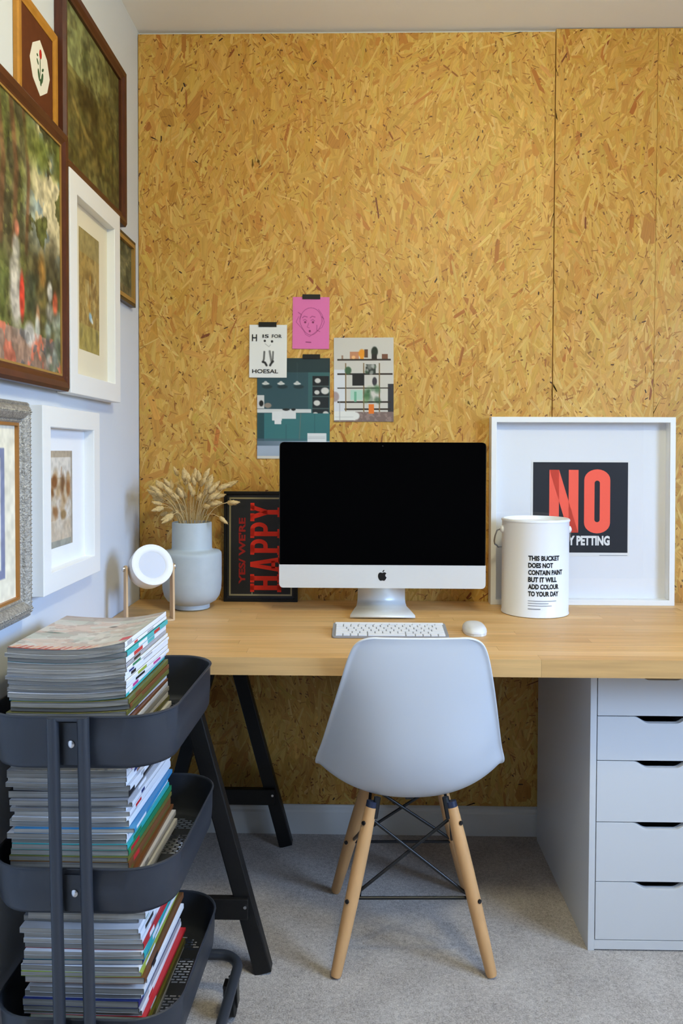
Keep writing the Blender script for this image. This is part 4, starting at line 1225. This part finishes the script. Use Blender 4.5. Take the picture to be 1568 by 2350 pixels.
TZ = [.142, .416, .682]; THG = [.088, .090, .100]
for z, hgt in zip(TZ, THG): tray(z, hgt)
for sy in (-1, 1):
    yq = sy * (CLn / 2 + .0135)
    for sx in (-1, 1):
        x0 = sx * .0275
        pts = [(x0, yq, .784), (x0, yq, .4), (x0, yq, .150), (x0, yq, .118), (x0 + sx * .006, yq, .102), (x0 + sx * .02, yq, .094), (sx * .10, yq, .094)]
        obj('upright', MB().tube(pts, .0108, 14), M['cart'], ct, smooth=50)
    for z, hgt in zip(TZ, THG):
        zz = z + hgt * .5
        obj('screw', MB().lathe([(.0068, 0), (.0068, .002), (.004, .0034)], 14, Matrix.Translation((.0, sy * (CLn / 2 + .001), zz)) @ Matrix.Rotation(-sy * R(90), 4, 'X')), M['chrome'], ct, smooth=40)
        mb = MB().box(-.0185, .0185, *(sorted((sy * (CLn / 2 - .001), sy * (CLn / 2 + .0012)))), z + .012, z + hgt - .012)
        obj('bracket_plate', mb, M['cart'], ct)
    # a cap closing the pair of tubes at the top
    obj('tube_cap', MB().box(-.037, .037, yq - .007, yq + .007, .778, .786), M['cart'], ct, bevel=.003)
# base loop with castors
bl = [(x, y, .094) for x, y in rr_pts(.446, .385, .05, 8)]
obj('base_rail', MB().tube(bl, .0115, 12, True), M['cart'], ct, smooth=60)
for sx in (-1, 1):
    for sy in (-1, 1):
        fx, fy = sx * .2125, sy * .125
        cs = obj('castor', MB().tube([(fx - .010, fy, .031), (fx + .010, fy, .031)], .029, 22), M['rubber'], ct, smooth=40)
        fk = MB(); 
        for q in (-.014, .014): fk.box(fx + q - .0018, fx + q + .0018, fy - .012, fy + .012, .026, .070)
        fk.box(fx - .016, fx + .016, fy - .014, fy + .014, .068, .074)
        obj('castor_fork', fk, M['black_metal'], cs)
        obj('castor_stem', MB().tube([(fx, fy, .072), (fx, fy, .088)], .006, 10), M['chrome'], cs, smooth=50)

SP = {'white': (236, 236, 240), 'red': (196, 44, 50), 'teal': (58, 176, 178), 'green': (44, 128, 84), 'pink': (196, 66, 140), 'navy': (40, 52, 110), 'black': (34, 34, 38), 'olive': (108, 104, 52), 'brown': (120, 76, 46), 'lime': (160, 176, 70), 'grey': (170, 170, 176), 'orange': (200, 100, 50), 'blue': (60, 140, 190)}
ORD = ['topmost', 'second', 'third', 'fourth', 'fifth', 'sixth', 'seventh', 'eighth', 'ninth', 'tenth', 'eleventh', 'twelfth', 'thirteenth', 'fourteenth', 'fifteenth', 'sixteenth', 'seventeenth', 'eighteenth', 'nineteenth', 'twentieth', 'twenty-first', 'twenty-second', 'twenty-third', 'twenty-fourth', 'twenty-fifth', 'twenty-sixth', 'twenty-seventh', 'twenty-eighth', 'twenty-ninth', 'thirtieth', 'thirty-first', 'thirty-second', 'thirty-third', 'thirty-fourth']
ctM = Matrix.Translation(ct.location) @ Euler(ct_rot).to_matrix().to_4x4()
cov_mat = M['cover']


def magazine(name, w, l, th, sag, spine, g, top_ras=None):
    """page block + folded cover; spine on the +x side. Returns (pages MB, cover mesh)."""
    nx = 10
    xs = [-w / 2 + w * i / nx for i in range(nx + 1)]
    pg = MB(); vs = []
    for y in (-l / 2 + .0008, l / 2 - .0008):
        for x in xs:
            z = sag(x)
            vs.append((min(x, w / 2 - .0006), y, z + .0004)); 
        for x in xs:
            z = sag(x)
            vs.append((min(x, w / 2 - .0006), y, z + th - .0004))
    n = nx + 1
    fs = []
    for i in range(nx):
        fs += [(i, i + 1, n + i + 1, n + i), (2 * n + i + 1, 2 * n + i, 3 * n + i, 3 * n + i + 1), (i + 1, i, 2 * n + i, 2 * n + i + 1), (n + i, n + i + 1, 3 * n + i + 1, 3 * n + i)]
    fs += [(0, n, 3 * n, 2 * n), (nx, 2 * n + nx, 3 * n + nx, n + nx)]
    pg.add(vs, fs)
    # cover: bottom sheet, spine, top sheet, wrapped
    prof_c = [(x, sag(x) + .0001) for x in xs] + [(w / 2 + .0004, sag(w / 2) + th * .15), (w / 2 + .0004, sag(w / 2) + th * .85)] + [(x, sag(x) + th - .0001) for x in reversed(xs)]
    m = len(prof_c); NY = 40
    cv = MB(); vs = []
    for j in range(NY + 1):
        y = -l / 2 + l * j / NY
        vs += [(a, y, b) for a, b in prof_c]
    fs = []; cl = []
    base = SP[spine[0]]
    marks = []
    if len(spine) > 1:
        p0 = g.uniform(.05, .25)
        for c_ in spine[1:]:
            ln = g.uniform(.06, .22); marks.append((p0, p0 + ln, SP[c_])); p0 += ln + g.uniform(.08, .25)
    body = tuple(int(v * .85 + 30 * .15) for v in base)
    for j in range(NY):
        u = (j + .5) / NY
        for i in range(m - 1):
            fs.append((j * m + i, j * m + i + 1, (j + 1) * m + i + 1, (j + 1) * m + i))
            c_ = base
            if i == nx + 1:
                for a, b, q in marks:
                    if a < u < b: c_ = q
            cl.append(c_)
    cv.add(vs, fs)
    me = cv.mesh('cover', cov_mat)
    at = me.color_attributes.new('Col', 'FLOAT_COLOR', 'CORNER')
    arr = np.repeat(np.concatenate([linarr(np.array(cl, float)), np.ones((len(cl), 1))], 1), 4, 0).astype(np.float32)
    at.data.foreach_set('color', arr.ravel())
    return pg, me


def stack(z0, z1, xc, seed, where, spines, skew, sag_amp, jit=.004, ycen=-.022, first_rot=0):
    g = random.Random(seed)
    n = len(spines); raw = [g.uniform(.7, 1.35) for _ in range(n)]; k = (z1 - z0) / sum(raw); z = z0
    for i in range(n):
        th = raw[i] * k
        u = i / max(1, n - 1)
        amp = sag_amp * u
        w = .222 + g.uniform(-.004, .006); l = .288 + g.uniform(-.006, .006)
        sag = lambda x, a=amp, w=w: a * ((max(0, (x / (w / 2))) ** 2) * .9 + (max(0, -x / (w / 2)) ** 2) * .35)
        kk = n - 1 - i
        sp = spines[i]
        lab = '%s magazine of the %s, %s spine' % (ORD[kk], where, ' and '.join(sp[:2]) if len(sp) > 1 else 'plain ' + sp[0])
        loc = ctM @ Vector((xc + g.uniform(-jit, jit) + skew * u, ycen + g.uniform(-jit, jit), z))
        o = thing('magazine', lab, 'magazine', loc, (ct_rot[0], ct_rot[1], ct_rot[2] + R(g.uniform(-1.1, 1.1))), group='magazines stacked on the trolley')
        pg, cv = magazine('m', w, l, th - .0002, sag, sp, g)
        obj('pages', pg, M['pages'], o)
        obj('cover', cv, None, o)
        z += th
    return o, w, l, th, sag


S = lambda *a: list(a)
# listed bottom to top
top_sp = [S('white'), S('white', 'grey'), S('olive'), S('white', 'red'), S('grey'), S('white'), S('brown'), S('white', 'navy'), S('olive'), S('brown', 'olive'), S('olive', 'brown'), S('teal', 'white'), S('white', 'pink'), S('white', 'black', 'pink'),
          S('white', 'lime'), S('white', 'black'), S('white', 'navy', 'grey'), S('white', 'green'), S('grey', 'black'), S('white', 'red', 'teal'), S('teal', 'white', 'red'), S('white', 'red', 'grey'), S('white', 'grey')]
o, w, l, th, sag = stack(.686, .889, -.024, 5, 'stack on the top tray', top_sp, -.006, .016)
r = Ras(110, 140, (196, 196, 194))
n1 = r.noise(5, 8, 5, 71); n2 = r.noise(9, 12, 4, 72)
r.mixm(n1 * .7, (214, 210, 206)); r.mixm((n2 > .62) * .45, (150, 140, 140)); r.mixm((r.noise(4, 10, 4, 73) > .6) * .4, (168, 182, 176)); r.mixm((r.noise(4, 9, 4, 74) > .66) * .4, (206, 170, 160))
r.mixm((r.v > .86) * .5, (150, 138, 136)); r.ell(.62, .66, .035, .02, (60, 62, 60), .8, .4); r.ell(.16, .46, .08, .02, (90, 104, 98), .7, .4); r.blobs(24, (.45, .2, .95, .6), .03, [(150, 156, 156), (226, 226, 224), (176, 176, 178)], 75, .6)
r.rect(.02, .015, .78, .085, (206, 190, 186), .9); r.rect(.0, .0, .45, .02, (120, 40, 34), .9)
for k in range(13):
    u = .04 + k * .055; r.line([(u, .02), (u + .03, .08)], .012, (170, 60, 46) if k % 3 else (214, 150, 110), .8)
r.rect(.90, .10, .99, .20, (196, 70, 84), .9)
obj('front_cover', r.mesh('front_cover', w - .001, l - .001, M['print'], th + .0003, lambda x, y: np.array([sag(v) for v in x])), None, o)
mid_sp = [S('grey'), S('white'), S('olive'), S('white', 'grey'), S('brown'), S('olive', 'brown'), S('brown', 'red'), S('olive'), S('green', 'red'), S('teal', 'green'), S('white', 'teal'), S('white', 'black'), S('blue', 'white'), S('white'), S('white', 'grey'),
          S('white', 'red'), S('white', 'pink'), S('white', 'navy'), S('grey', 'white'), S('black', 'white'), S('white', 'grey'), S('white', 'brown'), S('white', 'navy', 'red'), S('white', 'pink'), S('white', 'green', 'orange')]
stack(.421, .672, -.020, 8, 'stack on the middle tray', mid_sp, -.010, .004, .007)
bot_sp = [S('grey'), S('white'), S('olive', 'lime'), S('lime', 'olive'), S('red', 'white'), S('white', 'red'), S('grey', 'white'), S('navy', 'blue'), S('white', 'navy'), S('white'), S('white', 'black'), S('brown', 'black'), S('lime', 'white'), S('white', 'teal'), S('navy', 'teal'), S('teal', 'white'), S('white', 'red'), S('red', 'white'), S('white', 'grey'),
          S('white', 'black'), S('white', 'green'), S('grey', 'white'), S('white', 'teal'), S('white', 'grey')]
stack(.147, .403, -.002, 12, 'stack on the bottom tray', bot_sp, -.006, .003, .009)
